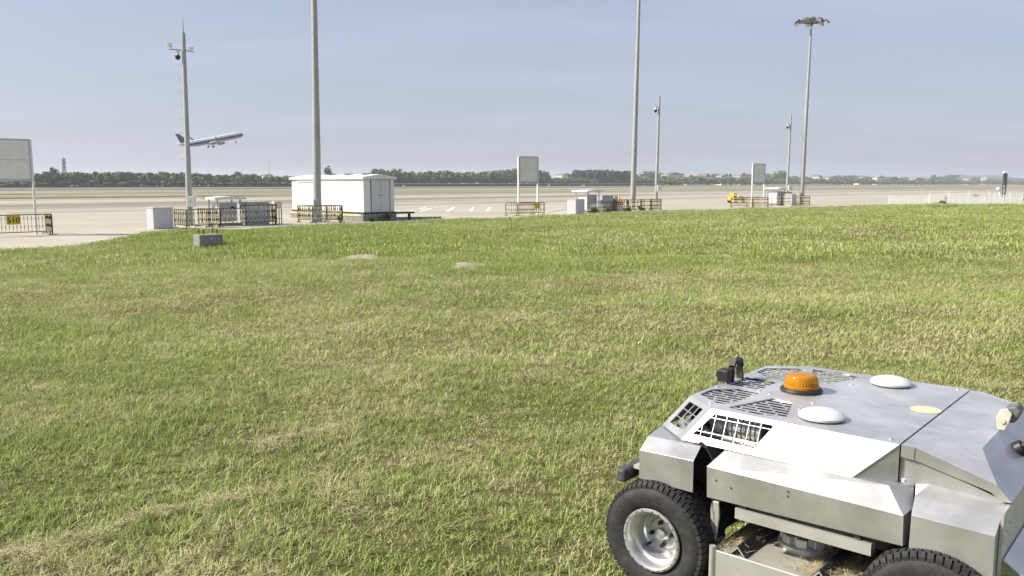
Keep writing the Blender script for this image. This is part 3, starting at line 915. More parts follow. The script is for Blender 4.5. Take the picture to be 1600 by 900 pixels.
# ------------------------------------------------------------------ aircraft
def aircraft():
    c = at(331, 219, 1.0)
    Y = 470; p = Vector(((331 - 800) / 1300 * Y * 1.0, Y, 0))
    d = Vector(((331 - 800) / 1300, cp + (450 - 219) / 1300 * sp, (450 - 219) / 1300 * cp - sp))
    p = Vector((0, 0, CAM_Z)) + d * (Y / d.y)
    t = thing('airliner', 'white airliner with navy tail taking off, wheels down', 'airplane', p)
    t.rotation_euler = Euler((R(2), R(-12.0), PI / 4), 'XYZ'); t.scale = (.87, .87, .87)
    k = NT('aircraft_livery')
    co = k.new('ShaderNodeTexCoord').outputs['Object']; s_ = k.new('ShaderNodeSeparateXYZ'); k.link(co, s_.inputs[0])
    lo = k.math('GREATER_THAN', s_.outputs['Z'], -.75); hi = k.math('LESS_THAN', s_.outputs['Z'], .55)
    bandf = k.math('MULTIPLY', lo, hi)
    nose = k.math('MULTIPLY', k.math('GREATER_THAN', s_.outputs['X'], 20.3), k.math('GREATER_THAN', s_.outputs['Z'], -.4))
    k.link(k.mix(k.math('MAXIMUM', bandf, nose), k.mix(k.math('GREATER_THAN', s_.outputs['Z'], 0), (.50, .50, .52), (.80, .80, .80)), (.035, .06, .17)), k.b.inputs['Base Color'])
    k.b.inputs['Roughness'].default_value = .35
    L_ = 22.2
    prof = []
    for x, r, dz in ((22.2, .05, -.5), (21.8, .55, -.45), (21, 1.05, -.3), (19.8, 1.55, -.12), (18, 1.9, 0), (16, 1.98, 0), (0, 1.98, 0), (-10, 1.98, 0), (-14, 1.75, .22), (-18, 1.15, .75), (-21, .55, 1.2), (-22.2, .15, 1.4)):
        prof.append((x, r, dz))
    m_ = MB(); n = 22; vs = []
    for x, r, dz in prof:
        for i in range(n):
            a = 2 * PI * i / n; vs.append((x, r * math.cos(a), dz + r * 1.04 * math.sin(a)))
    m_.add(vs, [(j * n + i, j * n + (i + 1) % n, (j + 1) * n + (i + 1) % n, (j + 1) * n + i) for j in range(len(prof) - 1) for i in range(n)])
    fus = m_.build('fuselage', k.m, t, smooth=40)
    MB().prism([(19.9, .55), (20.9, .35), (20.5, .95), (19.7, 1.25)], -1.2, 1.2).build('cockpit_window', M['glassdark'], fus)
    def surf(name, pts, th, m, par):
        """pts: root le, root te, tip te, tip le"""
        q = MB(); vs = [Vector(p_) for p_ in pts]
        nrm = (vs[1] - vs[0]).cross(vs[3] - vs[0]).normalized()
        f_ = [1, 1, .3, .3]
        q.add([v + nrm * th * g for v, g in zip(vs, f_)] + [v - nrm * th * g for v, g in zip(vs, f_)], [(0, 1, 2, 3), (7, 6, 5, 4), (0, 4, 5, 1), (1, 5, 6, 2), (2, 6, 7, 3), (3, 7, 4, 0)])
        return q.build(name, m, par, bevel=.05)
    for s in (-1, 1):
        wg = surf('wing', [(4.5, s * 1.6, -1.2), (-3.2, s * 1.6, -1.2), (-5.2, s * 17, .6), (-3.6, s * 17, .6)], .28, M['white'], t)
        surf('winglet', [(-3.7, s * 17, .6), (-5.2, s * 17, .6), (-6.2, s * 17.6, 3.1), (-5.6, s * 17.6, 3.1)], .08, M['navy'], wg)
        en_ = MB().lathe([(5.0, .85), (5.1, 1.0), (4.2, 1.18), (2.2, 1.1), (.6, .72), (.6, .5)], 20, 'X', (0, s * 5.7, -2.35)).build('engine', M['greybox'], t, smooth=40)
        MB().lathe([(4.6, .86), (4.6, .02)], 20, 'X', (0, s * 5.7, -2.35)).build('fan', M['black'], en_)
        MB().b2((.8, s * 5.7 - .15, -1.5), (3.8, s * 5.7 + .15, -.9)).build('pylon', M['white'], en_)
        surf('tailplane', [(-16.8, s * .6, .9), (-20.2, s * .4, .9), (-21.6, s * 6.2, 1.4), (-20.4, s * 6.2, 1.4)], .15, M['white'], t)
        g = MB().tube((-1.6, s * 3.2, -1.4), (-1.6, s * 3.4, -3.9), .2, .16, 8).build('main_gear', M['greybox'], t)
        for q in (-.42, .42): MB().lathe([(q - .2, .2), (q - .2, .6), (q + .2, .6), (q + .2, .2)], 16, 'Y', (-1.6, s * 3.4, -3.9)).build('wheel', M['black'], g)
    fin = surf('tail_fin', [(-14.6, 0, 1.7), (-20.4, 0, 1.6), (-22.6, 0, 7.6), (-20.4, 0, 7.6)], .22, M['navy'], t)
    MB().lathe([(-.28, .55), (-.28, 0)], 14, 'Y', (-19.4, 0, 4.9)).build('emblem', M['red'], fin)
    MB().lathe([(.28, .55), (.28, 0)], 14, 'Y', (-19.4, 0, 4.9)).build('emblem', M['red'], fin)
    g = MB().tube((15.6, 0, -1.8), (16.0, 0, -4.2), .14, .12, 8).build('nose_gear', M['greybox'], t)
    for q in (-.25, .25): MB().lathe([(q - .12, .1), (q - .12, .42), (q + .12, .42), (q + .12, .1)], 14, 'Y', (16.0, 0, -4.2)).build('wheel', M['black'], g)
aircraft()

# ------------------------------------------------------------------ masts and poles
LEAN = .0129
def lean(t): t.rotation_euler = (0, LEAN, 0)
def high_mast(p, h, label):
    t = thing('lamp_mast', label, 'lamp mast', p, group='tall apron lamp masts'); lean(t)
    m_ = MB(); n = 16
    m_.lathe([(0, .27), (h * .33, .235), (h * .335, .228), (h * .66, .175), (h * .665, .168), (h, .11)], n)
    m_.build('shaft', M['steelgrey'], t, smooth=30)
    MB().lathe([(0, .48), (.05, .48), (.06, .3), (.3, .27)], n).build('base_flange', M['steelgrey'], t, smooth=30)
    MB().b2((-.16, -.44, .5), (.16, -.24, 1.5)).build('access_door', M['steelgrey'], t, bevel=.02)
    ring = MB()
    for rr, z in ((.75, h + .1), (1.45, h + .15)):
        ring.path([(rr * math.cos(a), rr * math.sin(a), z) for a in np.linspace(0, 2 * PI, 25)], .05, 6)
    for i in range(8):
        a = 2 * PI * i / 8; ring.tube((.1 * math.cos(a), .1 * math.sin(a), h), (1.45 * math.cos(a), 1.45 * math.sin(a), h + .15), .045, .045, 6)
    ring.lathe([(h - .25, .2), (h + .5, .2), (h + .6, .05)], 12)
    ring.build('head_ring', M['dark'], t)
    for i in range(14):
        a = 2 * PI * i / 14 + .1; rr = 1.75 if i % 2 else 1.05
        f = Matrix.Rotation(a, 3, 'Z') @ Matrix.Rotation(R(38), 3, 'Y')
        c = Vector((rr * math.cos(a), rr * math.sin(a), h + (.12 if i % 2 else .32)))
        fl = MB().box(c, (.62, .46, .16), f).build('floodlight', M['dark'], t, bevel=.02)
        MB().box(c + f @ Vector((0, 0, -.10)), (.54, .40, .05), f).build('lens', M['dome'], fl)
    return t
high_mast(Vector((-12.72, 54.6, AP)), 22.6, 'tall grey lamp mast in front of the white building')
high_mast(Vector((11.45, 79.3, AP)), 22.6, 'tall grey lamp mast near the traffic cone, second of three')
high_mast(at(1252, 319.5), 21.3, 'tall grey lamp mast with its ring of floodlights in view')

def cctv_pole(p, h, r, label, boxz, both, cable):
    t = thing('cctv_pole', label, 'cctv pole', p, group='camera poles on the apron edge'); lean(t)
    MB().lathe([(0, r), (h * .4, r * .86), (h * .404, r * .8), (h, r * .58), (h + .02, 0)], 12).build('shaft', M['steelgrey'], t, smooth=30)
    MB().b2((-r - .17, -r - .02, 0), (r + .17, r + .3, .06)).build('base_plate', M['steelgrey'], t)
    bx = MB().b2((-.05, -r - .32, boxz), (.42, -r - .02, boxz + .62)).build('junction_box', M['white'], t, bevel=.015)
    bx.location.x = r * .4
    MB().b2((.17, -r - .33, boxz + .25), (.2, -r - .30, boxz + .37)).build('latch', M['dark'], bx)
    ca = MB().tube((-.85 if both else -.5, -.1, h - .95), (.55 if both else 0, .05, h - 1.05), .035, .035, 8).build('crossarm', M['steelgrey'], t)
    MB().tube((-.35, -.06, h - 1.0), (-.35, -.06, h - 1.32), .09, .10, 12).build('camera_neck', M['white'], ca)
    MB().lathe([(0, .14), (-.1, .155), (-.2, .12), (-.27, .03)], 14, 'Z', (-.35, -.06, h - 1.3)).build('dome_camera', M['black'], ca, smooth=60)
    MB().tube((0, 0, h), (0, 0, h + .8), .022, .012, 6).build('lightning_rod', M['dark'], t) if both else None
    if both:
        MB().box((-.78, -.1, h - .72), (.2, .32, .26)).build('box_camera', M['white'], ca, bevel=.02)
        MB().box((.42, .04, h - .88), (.26, .14, .14)).build('side_sensor', M['white'], ca, bevel=.02)
    if cable:
        cb = MB()
        for z in np.arange(.8, h - 1.2, .78): cb.tube((-r - .2, -.05, z), (0, 0, z + .02), .006, .006, 5)
        cb.build('step_peg', M['dark'], t)
cctv_pole(at(297, 352.5), 11.25, .19, 'tapered grey cctv pole with cameras rising past the airliner', 1.15, True, True)
cctv_pole(at(1024.5, 327), 10.9, .17, 'thin grey cctv pole just past the middle lamp mast', 1.75, False, False)
cctv_pole(at(1228.5, 319.5), 10.6, .17, 'thin grey cctv pole beside the third lamp mast', 1.7, False, False)

# ------------------------------------------------------------------ barriers
bar_cache = {}
def barrier(p0, p1, h, label, group, plate=None, nbar=None):
    d = p1 - p0; L_ = d.length; rz = math.atan2(d.y, d.x)
    t = thing('crowd_barrier', label, 'barrier', p0, rz, group)
    fr = MB()
    fr.tube((.03, 0, .1), (.03, 0, h - .03), .022, n=8).tube((L_ - .03, 0, .1), (L_ - .03, 0, h - .03), .022, n=8)
    fr.tube((.03, 0, h - .02), (L_ - .03, 0, h - .02), .022, n=8).tube((.03, 0, .2), (L_ - .03, 0, .2), .02, n=8)
    fr.build('frame', M['black'], t)
    for x in (.12, L_ - .12):
        MB().tube((x, -.22, .03), (x, .22, .03), .02, n=6).tube((x, 0, .03), (x, 0, .2), .02, n=6).build('foot', M['black'], t)
    n = nbar or max(4, int(round(L_ / .25)))
    br = .016 if nbar else .030
    key = (round(h, 2), br)
    if key not in bar_cache:
        o = MB().tube((0, 0, .2), (0, 0, h - .03), br, n=6).build('bar', M['bar'], t)
        o.location = (L_ / n * .5 + .03, 0, 0); bar_cache[key] = o.data; start = 1
    else: start = 0
    for i in range(start, n): child('bar', bar_cache[key], t, (.03 + (L_ - .06) * (i + .5) / n, 0, 0))
    if plate:
        x, txt = plate
        pl = MB().b2((x - .29, -.05, h - .47), (x + .29, -.035, h - .03)).build('number_plate', M['plate'], t)
        if txt:
            fc = bpy.data.curves.new('number', 'FONT'); fc.body = txt; fc.size = .37; fc.align_x = 'CENTER'; fc.extrude = .001; fc.offset = .006
            fc.materials.append(M['black'])
            tmp = bpy.data.objects.new('number_curve', fc); COL.objects.link(tmp)
            fo = bpy.data.objects.new('number', bpy.data.meshes.new_from_object(tmp)); bpy.data.objects.remove(tmp); COL.objects.link(fo)
            fo.parent = pl; fo.location = (x, -.054, h - .385); fo.rotation_euler = (PI / 2, 0, 0)
    return t
def pen(c, w, d, h, what, group, sides='flrb', plate=None, n=1):
    """a ring of barriers: c = the corner nearest the camera, w along the apron edge, d across it"""
    a, b_, e, f_ = c, c + E1 * w, c + E1 * w + E2 * d, c + E2 * d
    if 'f' in sides:
        for i in range(n):
            lb = f'barrier facing the lawn in front of {what}' if n == 1 else f"{('first', 'second', 'third')[i]} barrier facing the lawn in front of {what}"
            barrier(a + E1 * (w * i / n + .02), a + E1 * (w * (i + 1) / n - .02), h, lb, group, plate if i == 0 else None)
    if 'l' in sides: barrier(f_, a, h, f'sunlit end barrier of the pen around {what}', group)
    if 'r' in sides: barrier(b_, e, h, f'far end barrier of the pen around {what}', group)
    if 'b' in sides: barrier(f_, e, h, f'rear barrier of the pen around {what}', group)

# ------------------------------------------------------------------ stand sign boards
A35 = R(35)
def sign_board(p, w, h0, h1, label):
    """seen from behind: a grey panel on two posts, in shade"""
    t = thing('sign_board', label, 'sign', p, A35, 'stand sign boards turned away')
    for x in (0, w):
        MB().b2((x - .05, -.07, 0), (x + .05, .07, h1 + .02)).build('post', M['white'], t, bevel=.01)
    pn = MB().b2((.05, -.09, h0), (w - .05, .09, h1)).build('panel', M['signface'], t)
    fr = MB(); 
    for a, b in (((.04, -.115, h1 - .02), (w - .04, .115, h1 + .05)), ((.04, -.115, h0 - .09), (w - .04, .115, h0 + .02)), ((.05, -.115, h0 + .02), (.10, .115, h1 - .02)), ((w - .1, -.115, h0 + .02), (w - .05, .115, h1 - .02))): fr.b2(a, b)
    fr.build('panel_frame', M['greybox'], t)
    MB().b2((.1, -.095, (h0 + h1) / 2 - .012), (w - .1, -.088, (h0 + h1) / 2 + .012)).build('seam', M['greybox'], pn)
g_b = 'yellow and black barriers on the apron'
p1 = at(57.5, 366); p1 = p1 - Vector((math.cos(A35), math.sin(A35), 0)) * 2.0
sign_board(p1, 2.0, 2.7, 4.62, 'large grey sign board behind the barrier plated 510')
p2 = at(810, 336.5)
sign_board(p2, 1.9, 2.65, 4.6, 'grey sign board on two white posts, middle of three')
p3 = at(1174, 323.5)
sign_board(p3, 2.0, 2.65, 4.6, 'small far grey sign board near the yellow tractor')

c = at(83, 367.5) - E1 * 3.4
barrier(c, at(83, 367.5), 1.05, 'black barrier carrying the yellow plate 510', g_b, (1.72, '510'), 21)
barrier(at(72, 364.5), at(72, 364.5) + E1 * .0 + (at(83, 367.2) - at(72, 364.5)) , 1.0, 'short barrier closing the end behind the 510 plate', g_b)
c = at(810, 337.5)
pen(c - E1 * .1, 3.1, 1.35, 1.02, 'the middle sign board', g_b, plate=(2.2, None))
c = at(1176, 324.5)
pen(c, 3.4, 2.6, 1.05, 'the far sign board', g_b)
c = at(301, 357.2)
pen(c - E1 * .3, 2.0, 1.7, 1.08, 'the nearest cctv pole', g_b, 'flr')
c = at(490, 349)
pen(c, 2.2, 1.9, 1.10, 'the lamp mast by the white building', g_b)
c = at(334, 355.2)
pen(c - E1 * .2, 2.3, 1.6, 1.08, 'the canopy cabinet', g_b, 'fl')
c = at(376, 353.2)
pen(c, 2.4, 1.5, 1.25, 'the grey twin cabinet', g_b, 'fr')
c = at(983, 330.8)
pen(c - E1 * .2, 2.0, 1.6, 1.05, 'the middle lamp mast', g_b)
c = at(1017, 329)
pen(c, 1.7, 1.2, 1.05, 'the second cctv pole', g_b)
c = at(921, 333)
pen(c, 3.0, .9, 1.0, 'the row of grey cabinets', g_b, 'f', n=2)
c = at(1221, 321.8)
pen(c, 2.8, 1.3, 1.15, 'the far cabinet', g_b, 'fl')
c = at(1252, 320.8)
pen(c - E1 * .2, 2.4, 1.8, 1.10, 'the third lamp mast', g_b)

# ------------------------------------------------------------------ boxes, canopies, cabinets
def ebox(name, px, py, w, d, h, m, label, cat, group=None, lid=True, doors=0):
    t = thing(name, label, cat, at(px, py), PI / 4, group)
    MB().b2((0, 0, 0), (w, d, h)).build('body', M[m], t, bevel=.012)
    if lid: MB().b2((-.03, -.03, h), (w + .03, d + .03, h + .045)).build('lid', M[m], t, bevel=.01)
    for i in range(doors):
        x0, x1 = w * i / doors + .05, w * (i + 1) / doors - .05
        dr = MB().b2((x0, -.02, .12), (x1, 0.01, h - .1)).build('door', M['greybox'], t, bevel=.006)
        MB().b2((x1 - .1, -.045, h * .5), (x1 - .06, -.015, h * .5 + .14)).build('handle', M['black'], dr)
    return t
ebox('utility_box', 240.5, 358.4, 1.10, .92, 1.16, 'boxpaint', 'plain pale lilac utility box beside the nearest cctv pole', 'utility box')
ebox('utility_box', 899.5, 334.3, 1.15, .95, 1.18, 'boxpaint', 'plain pale lilac utility box in the middle row of cabinets', 'utility box')
ebox('utility_box', 1237, 321.3, .9, .9, 1.3, 'boxpaint', 'small lilac utility box by the third lamp mast', 'utility box')

def canopy(px, py, s, label):
    t = thing('canopy_cabinet', label, 'cabinet', at(px, py), PI / 4, 'cabinets under small white canopies')
    w, d, h = 1.75 * s, 1.35 * s, 1.78 * s
    MB().prism([(-.25, h), (w + .2, h), (w + .2, h + .12), (w * .5, h + .2), (-.25, h + .12)], -.25, d + .2).build('roof', M['white'], t, bevel=.01)
    for x in (.05, w - .05):
        for y in (.05, d - .05): MB().b2((x - .03, y - .03, 0), (x + .03, y + .03, h)).build('post', M['greybox'], t)
    cb = MB().b2((.18, .15, .25), (w - .2, d - .15, h * .87)).build('cabinet', M['white'], t, bevel=.02)
    MB().b2((.24, .12, .62), (w - .26, .16, h * .85)).build('door', M['greybox'], cb, bevel=.01)
    MB().b2((w - .62, .10, 1.02), (w - .40, .125, 1.14)).build('vent', M['black'], cb)
    ms = MB()
    ms.tube((.3, .05, .35), (w - .4, .05, .35), .05, n=10).tube((.5, .02, .1), (.5, .02, .6), .05, n=10).tube((w - .6, .02, .1), (w - .6, .02, .6), .05, n=10)
    ms.build('pipework', M['chan'], t)
    MB().b2((.0, .0, 0), (w, d, .1)).build('plinth', M['concrete'], t)
canopy(340.5, 353.4, .88, 'white cabinet under a canopy beside the nearest cctv pole')
canopy(917, 332.2, 1.0, 'white cabinet under a canopy in the middle row')
canopy(1214, 320.8, 1.05, 'white cabinet under a canopy near the far sign')
ebox('switch_cabinet', 388, 351.6, 1.42, 1.3, 1.36, 'greybox', 'grey twin-door cabinet with white end behind black barrier', 'cabinet', None, True, 2)
ebox('switch_cabinet', 941, 330.8, 1.6, 1.2, 1.42, 'greybox', 'grey twin-door cabinet in the middle row', 'cabinet', None, True, 2)
ebox('switch_cabinet', 1226, 320.6, 1.7, 1.1, 1.5, 'greybox', 'far grey cabinet behind dark barrier', 'cabinet', None, True, 2)
ebox('fuse_box', 960, 330, .55, .5, 1.4, 'cream', 'narrow fuse box at the end of the middle cabinets', 'fuse box')
t = thing('meter_box', 'small box on thin legs beside the grey twin cabinet', 'meter box', at(430, 350.6), PI / 4)
MB().b2((0, 0, .98), (.5, .36, 1.42)).build('box', M['cream'], t, bevel=.01)
for x in (.03, .47):
    for y in (.03, .33): MB().b2((x - .02, y - .02, 0), (x + .02, y + .02, .98)).build('leg', M['dark'], t)
MB().b2((.03, -.01, .35), (.47, .03, .39)).build('brace', M['dark'], t)

t = thing('traffic_cone', 'yellow traffic cone with pale band set on a red and white block', 'traffic cone', at(967, 330) + Vector((0, 0, .85)))
MB().b2((-.2, -.2, 0), (.2, .2, .05)).build('base', M['orange'], t)
MB().lathe([(.05, .17), (.40, .10)], 16).lathe([(.55, .065), (.80, .025), (.81, 0)], 16).build('body', M['orange'], t)
MB().lathe([(.40, .102), (.55, .067)], 16).build('reflective_band', M['white'], t)
t = thing('concrete_block', 'red and white painted block under the traffic cone', 'block', at(967, 330), PI / 4)
MB().b2((-.45, -.2, 0), (.45, .2, .55)).build('body', M['white'], t, bevel=.03)
MB().b2((-.44, -.19, .55), (.44, .19, .85)).build('top_band', M['red'], t, bevel=.03)

# ------------------------------------------------------------------ white building
M['yellowpale'] = mat('faded_yellow_paint', (.62, .55, .30), .6, dirt=(.4, .36, .26), scale=3)
def building():
    c = at(569, 346.0)
    t = thing('equipment_building', 'white container-like equipment building with grey end doors', 'building', c, PI / 4)
    # local x along the shaded end (E1), y along the sunlit side (E2)
    W, D, z0, H = 2.52, 9.1, .60, 2.20
    MB().b2((-.15, -.1, 0), (W + .1, D + .1, z0 - .12)).build('plinth', M['concrete'], t, bevel=.02)
    MB().b2((-.185, .1, z0 - .26), (-.152, D, z0 - .13)).build('yellow_band', M['yellowpale'], t)
    MB().b2((-.05, -.05, z0 - .12), (W + .05, D + .05, z0)).build('base_frame', M['black'], t)
    MB().b2((0, 0, z0), (W, D, z0 + H)).build('wall', M['white'], t)
    MB().prism([(-.14, z0 + H), (W + .14, z0 + H), (W + .14, z0 + H + .14), (W * .5, z0 + H + .34), (-.14, z0 + H + .14)], -.16, D + .16).build('roof', M['white'], t, bevel=.01)
    cl = MB()
    for y in (1.2, 3.3, 5.4): cl.b2((W * .5 - .25, y, z0 + H + .32), (W * .5 + .2, y + .4, z0 + H + .40))
    cl.build('roof_clamp', M['dark'], t)
    for x0, x1 in ((.62, 1.36), (1.38, 2.12)):
        d_ = MB().b2((x0, -.03, z0 + .06), (x1, .01, z0 + 2.18)).build('door', M['doorgrey'], t, bevel=.004)
        xx = x1 - .12 if x0 < 1 else x0 + .12
        MB().b2((xx - .05, -.06, z0 + 1.1), (xx + .05, -.025, z0 + 1.16)).build('handle', M['black'], d_)
    fr = MB()
    for a, b in (((.56, -.02, z0 + .02), (.62, .01, z0 + 2.24)), ((2.12, -.02, z0 + .02), (2.18, .01, z0 + 2.24)), ((.62, -.02, z0 + 2.18), (2.12, .01, z0 + 2.24)), ((1.36, -.018, z0 + .06), (1.38, .01, z0 + 2.18))): fr.b2(a, b)
    fr.build('door_frame', M['dark'], t)
    for y0, y1 in ((6.15, 7.15), (7.18, 8.18)):
        d_ = MB().b2((-.03, y0, z0 + .08), (.01, y1, z0 + 1.95)).build('side_door', M['white'], t, bevel=.006)
        yy = y0 + .12 if y0 > 7 else y1 - .12
        MB().b2((-.06, yy - .05, z0 + 1.0), (-.025, yy + .05, z0 + 1.06)).build('handle', M['greybox'], d_)
    for y in np.arange(1.175, 6.0, 1.175): MB().b2((-.006, y - .008, z0 + .02), (.004, y + .008, z0 + H - .02)).build('panel_seam', M['doorgrey'], t)
    MB().b2((-.10, 6.0, z0 + 2.0), (0.0, 8.3, z0 + 2.06)).build('rain_ledge', M['white'], t)
    MB().b2((-.012, 8.5, z0 + 2.05), (-.002, 9.1, z0 + 2.17)).build('name_strip', M['greybox'], t)
    MB().b2((W + .08, -.25, z0 - .16), (W + 1.55, .45, z0 - .04)).build('landing_plank', M['dark'], t)
    MB().b2((W + 1.3, .0, 0), (W + 1.4, .2, z0 - .16)).build('plank_leg', M['dark'], t)
    a, b = at(612, 342.6), at(690, 341.4)
    k = thing('low_kerb', 'low dark kerb stretching from the white building', 'kerb', a, math.atan2(b.y - a.y, b.x - a.x))
    MB().b2((0, 0, 0), ((b - a).length, .25, .14)).build('kerb_stone', M['concrete'], k, bevel=.02)
building()

# ------------------------------------------------------------------ block with bolts on the lawn
c = lawn_at(320, 387)
t = thing('footing_block', 'weathered concrete footing with upright bolts on the lawn', 'concrete block', c + Vector((0, .3, .02)), R(38))
MB().b2((-.35, -.30, -.2), (.35, .30, .36)).build('block', M['concrete'], t, bevel=.03)
MB().b2((-.02, -.3045, .22), (.04, -.298, .25)).build('chip', M['white'], t)
for x, y in ((-.22, .16), (.2, .18), (-.18, -.16), (.22, -.14)): MB().tube((x, y, .35), (x + .01, y, .52), .016, n=7).tube((x, y, .44), (x, y, .465), .028, n=6).build('bolt', M['rust'], t)

# ------------------------------------------------------------------ yellow tractor
t = thing('tow_tractor', 'small yellow tow tractor on the apron near the far sign', 'tractor', at(1152, 317) + Vector((0, .6, 0)), R(30))
MB().prism([(-1.0, .3), (1.0, .3), (1.0, .78), (.35, .86), (.1, .95), (-.1, .72), (-.75, .72), (-1.0, .85)], -.55, .55).build('body', M['yellow'], t, bevel=.04)
MB().b2((-.72, -.4, .72), (-.3, .4, .9)).build('seat', M['black'], t, bevel=.03)
MB().b2((-.82, -.4, .85), (-.70, .4, 1.3)).build('backrest', M['yellow'], t, bevel=.03)
MB().tube((.08, 0, .9), (-.12, 0, 1.15), .025, n=8).lathe([(1.14, .16), (1.17, .18), (1.2, .16)], 14, 'Z', (-.13, 0, 0)).build('steering_wheel', M['black'], t)
for x in (-.65, .65):
    for y in (-.58, .58): MB().lathe([(y - .1, .08), (y - .1, .3), (y + .1, .3), (y + .1, .08)], 18, 'Y', (x, 0, .3)).build('wheel', M['rubber'], t)
MB().b2((1.0, -.5, .28), (1.1, .5, .45)).build('bumper', M['black'], t)

# ------------------------------------------------------------------ picket fences and floodlight frame at the right
def picket(a, b, h, label, name='picket_fence', step=.17, tall=1.0):
    d = b - a; L_ = d.length
    t = thing(name, label, 'fence', a, math.atan2(d.y, d.x), 'white picket fences')
    n = max(1, int(round(L_ / 2.2))); w = L_ / n
    m_ = MB()
    k = max(3, int(w / step))
    for i in range(k):
        x = w * (i + .5) / k
        m_.prism([(x - .066, .06), (x + .066, .06), (x + .066, h - .06), (x, h), (x - .066, h - .06)], -.06, .05)
    po = m_.build('picket_panel', M['white'], t); po['kind'] = 'stuff'
    ro = MB().b2((0, .052, .2), (w, .09, .3)).b2((0, .052, h - .3), (w, .09, h - .2)).build('rail', M['white'], t)
    pp = MB().b2((-.07, -.05, 0), (.07, .09, h * tall + .1)).prism([(-.09, h * tall + .1), (.09, h * tall + .1), (0, h * tall + .2)], -.07, .11).build('post', M['white'], t)
    for i in range(1, n + 1):
        if i < n: o_ = child('picket_panel', po.data, t, (i * w, 0, 0)); o_['kind'] = 'stuff'; child('rail', ro.data, t, (i * w, 0, 0))
        child('post', pp.data, t, (i * w, 0, 0))
FD = Vector((.90, -.436, 0))
def fpt(px, p0=Vector((43.2, 96.0, AP + .16))):
    k = (px - 800) / 1300; L_ = (k * p0.y - p0.x) / (FD.x - k * FD.y); return p0 + FD * L_
picket(fpt(1386), fpt(1448), .98, 'white picket fence left of the gate')
picket(fpt(1448) + Vector((0, -.1, 0)), fpt(1471) + Vector((0, -.1, 0)), 1.22, 'white picket gate, tallest part of the fence line', 'picket_gate', .17)
picket(fpt(1471), fpt(1630), .95, 'long low white picket fence right of the gate')
bk = Vector((52.5, 104.0, AP + .10))
picket(fpt(1478, bk), fpt(1640, bk), 1.2, 'taller white picket fence behind the long low one', 'picket_fence', .26, 1.12)
c = at(1567, 317)
t = thing('floodlight_frame', 'dark twin-post floodlight frame behind the picket fence', 'light frame', c, R(20))
for x in (-.24, .24): MB().b2((x - .05, -.05, 0), (x + .05, .05, 3.5)).build('post', M['dark'], t)
MB().b2((-.3, -.16, 2.35), (.3, .1, 3.85)).build('light_box', M['dark'], t, bevel=.03)
MB().b2((-.24, -.175, 2.45), (.24, -.155, 3.75)).build('lens', M['lampgrey'], t)
MB().lathe([(3.85, .22), (4.0, .2), (4.1, .05)], 14, 'Z', (-.15, 0, 0)).build('beacon', M['dome'], t, smooth=50)
MB().tube((.42, 0, 0), (.42, 0, 4.2), .04, n=8).build('conduit', M['white'], t)
for z in (1.2, 1.9): MB().b2((-.19, -.04, z), (.19, .04, z + .08)).build('rung', M['dark'], t)
t = thing('bollard_lamp', 'short white post with round head left of the floodlight frame', 'lamp', at(1561, 316.5))
MB().tube((0, 0, 0), (0, 0, 1.7), .09, n=10).build('post', M['white'], t)
MB().lathe([(1.62, .1), (1.7, .26), (1.95, .26), (2.05, .1)], 14, 'Z', (-.2, 0, 0)).build('head', M['dome'], t, smooth=50)

# shrubs at the fence
def shrub(p, r, h, label, seed, m='weed', n=160, cat='shrub'):
    t = thing('shrub', label, cat, p)
    v, f = crown_mesh('c', r, h * .5, n, r * .35, None, seed, 6); v[:, 2] += h * .45
    b = MB(); b.v = v.tolist(); b.f = f; b.build('crown', M[m], t, fix=False)
    q = MB()
    for i in range(4): a = i * 1.6; q.tube((0, 0, -.05), (math.cos(a) * r * .4, math.sin(a) * r * .4, h * .6), .015, .006, 5)
    q.build('stem', M['bark'], t)
shrub(fpt(1467) + Vector((0, -.5, 0)), .55, .45, 'dark low shrub at the foot of the picket gate', 71, 'leaf_far')
shrub(fpt(1600) + Vector((0, -.6, 0)), .7, 1.0, 'green shrub at the end of the picket fence', 72, 'leaf_far')
for i, (px, py, r, h, lb) in enumerate(((596, 346, .35, .5, 'weed clump under the grey doors of the white building'), (608, 345, .35, .55, 'tallest weed clump at the far corner of the white building'), (580, 346.6, .3, .35, 'low weed at the near corner of the white building'),
                                        (533, 349, .3, .5, 'sparse weed beside the lamp mast pen'), (930, 333.5, .5, .6, 'tall weed before the canopy cabinet'), (978, 331.5, .5, .55, 'weed clump beside the traffic cone block'), (1003, 330.5, .45, .5, 'weed clump between the mast and second cctv pole'), (950, 332.5, .4, .4, 'low weed before the grey twin cabinet'))):
    shrub(at(px, py, AP), r, h, lb, 80 + i, 'weed', 90, 'weed')

# ------------------------------------------------------------------ painted stand markings
mk = thing('stand_markings', 'white painted strokes of an aircraft stand past the building', None, (0, 0, 0)); del mk['label']; mk['kind'] = 'structure'; mk['label'] = 'white painted strokes of an aircraft stand past the building'
def stroke(a, b, w):
    d = (b - a).normalized(); n = Vector((-d.y, d.x, 0)) * w / 2
    m_ = MB().add([a - n, b - n, b + n, a + n], [(0, 1, 2, 3)]); o = m_.build('stripe', M['marking'], mk); o.location.z = .008
for x in (664, 680, 708, 738, 764): 
    k = (x - 800) / 1300
    stroke(at(x - (24 if x < 690 else 10 if x < 720 else 3), 330.5), at(x + 2, 323.5), .35)
stroke(at(640, 328.5), at(700, 322.5), .3)
stroke(at(150, 352), at(232, 345), .2); stroke(at(150, 343), at(225, 339), .2); stroke(at(640, 333), at(780, 330), .18)
stroke(at(840, 333), at(880, 325), .25); stroke(at(862, 334), at(905, 327), .25)
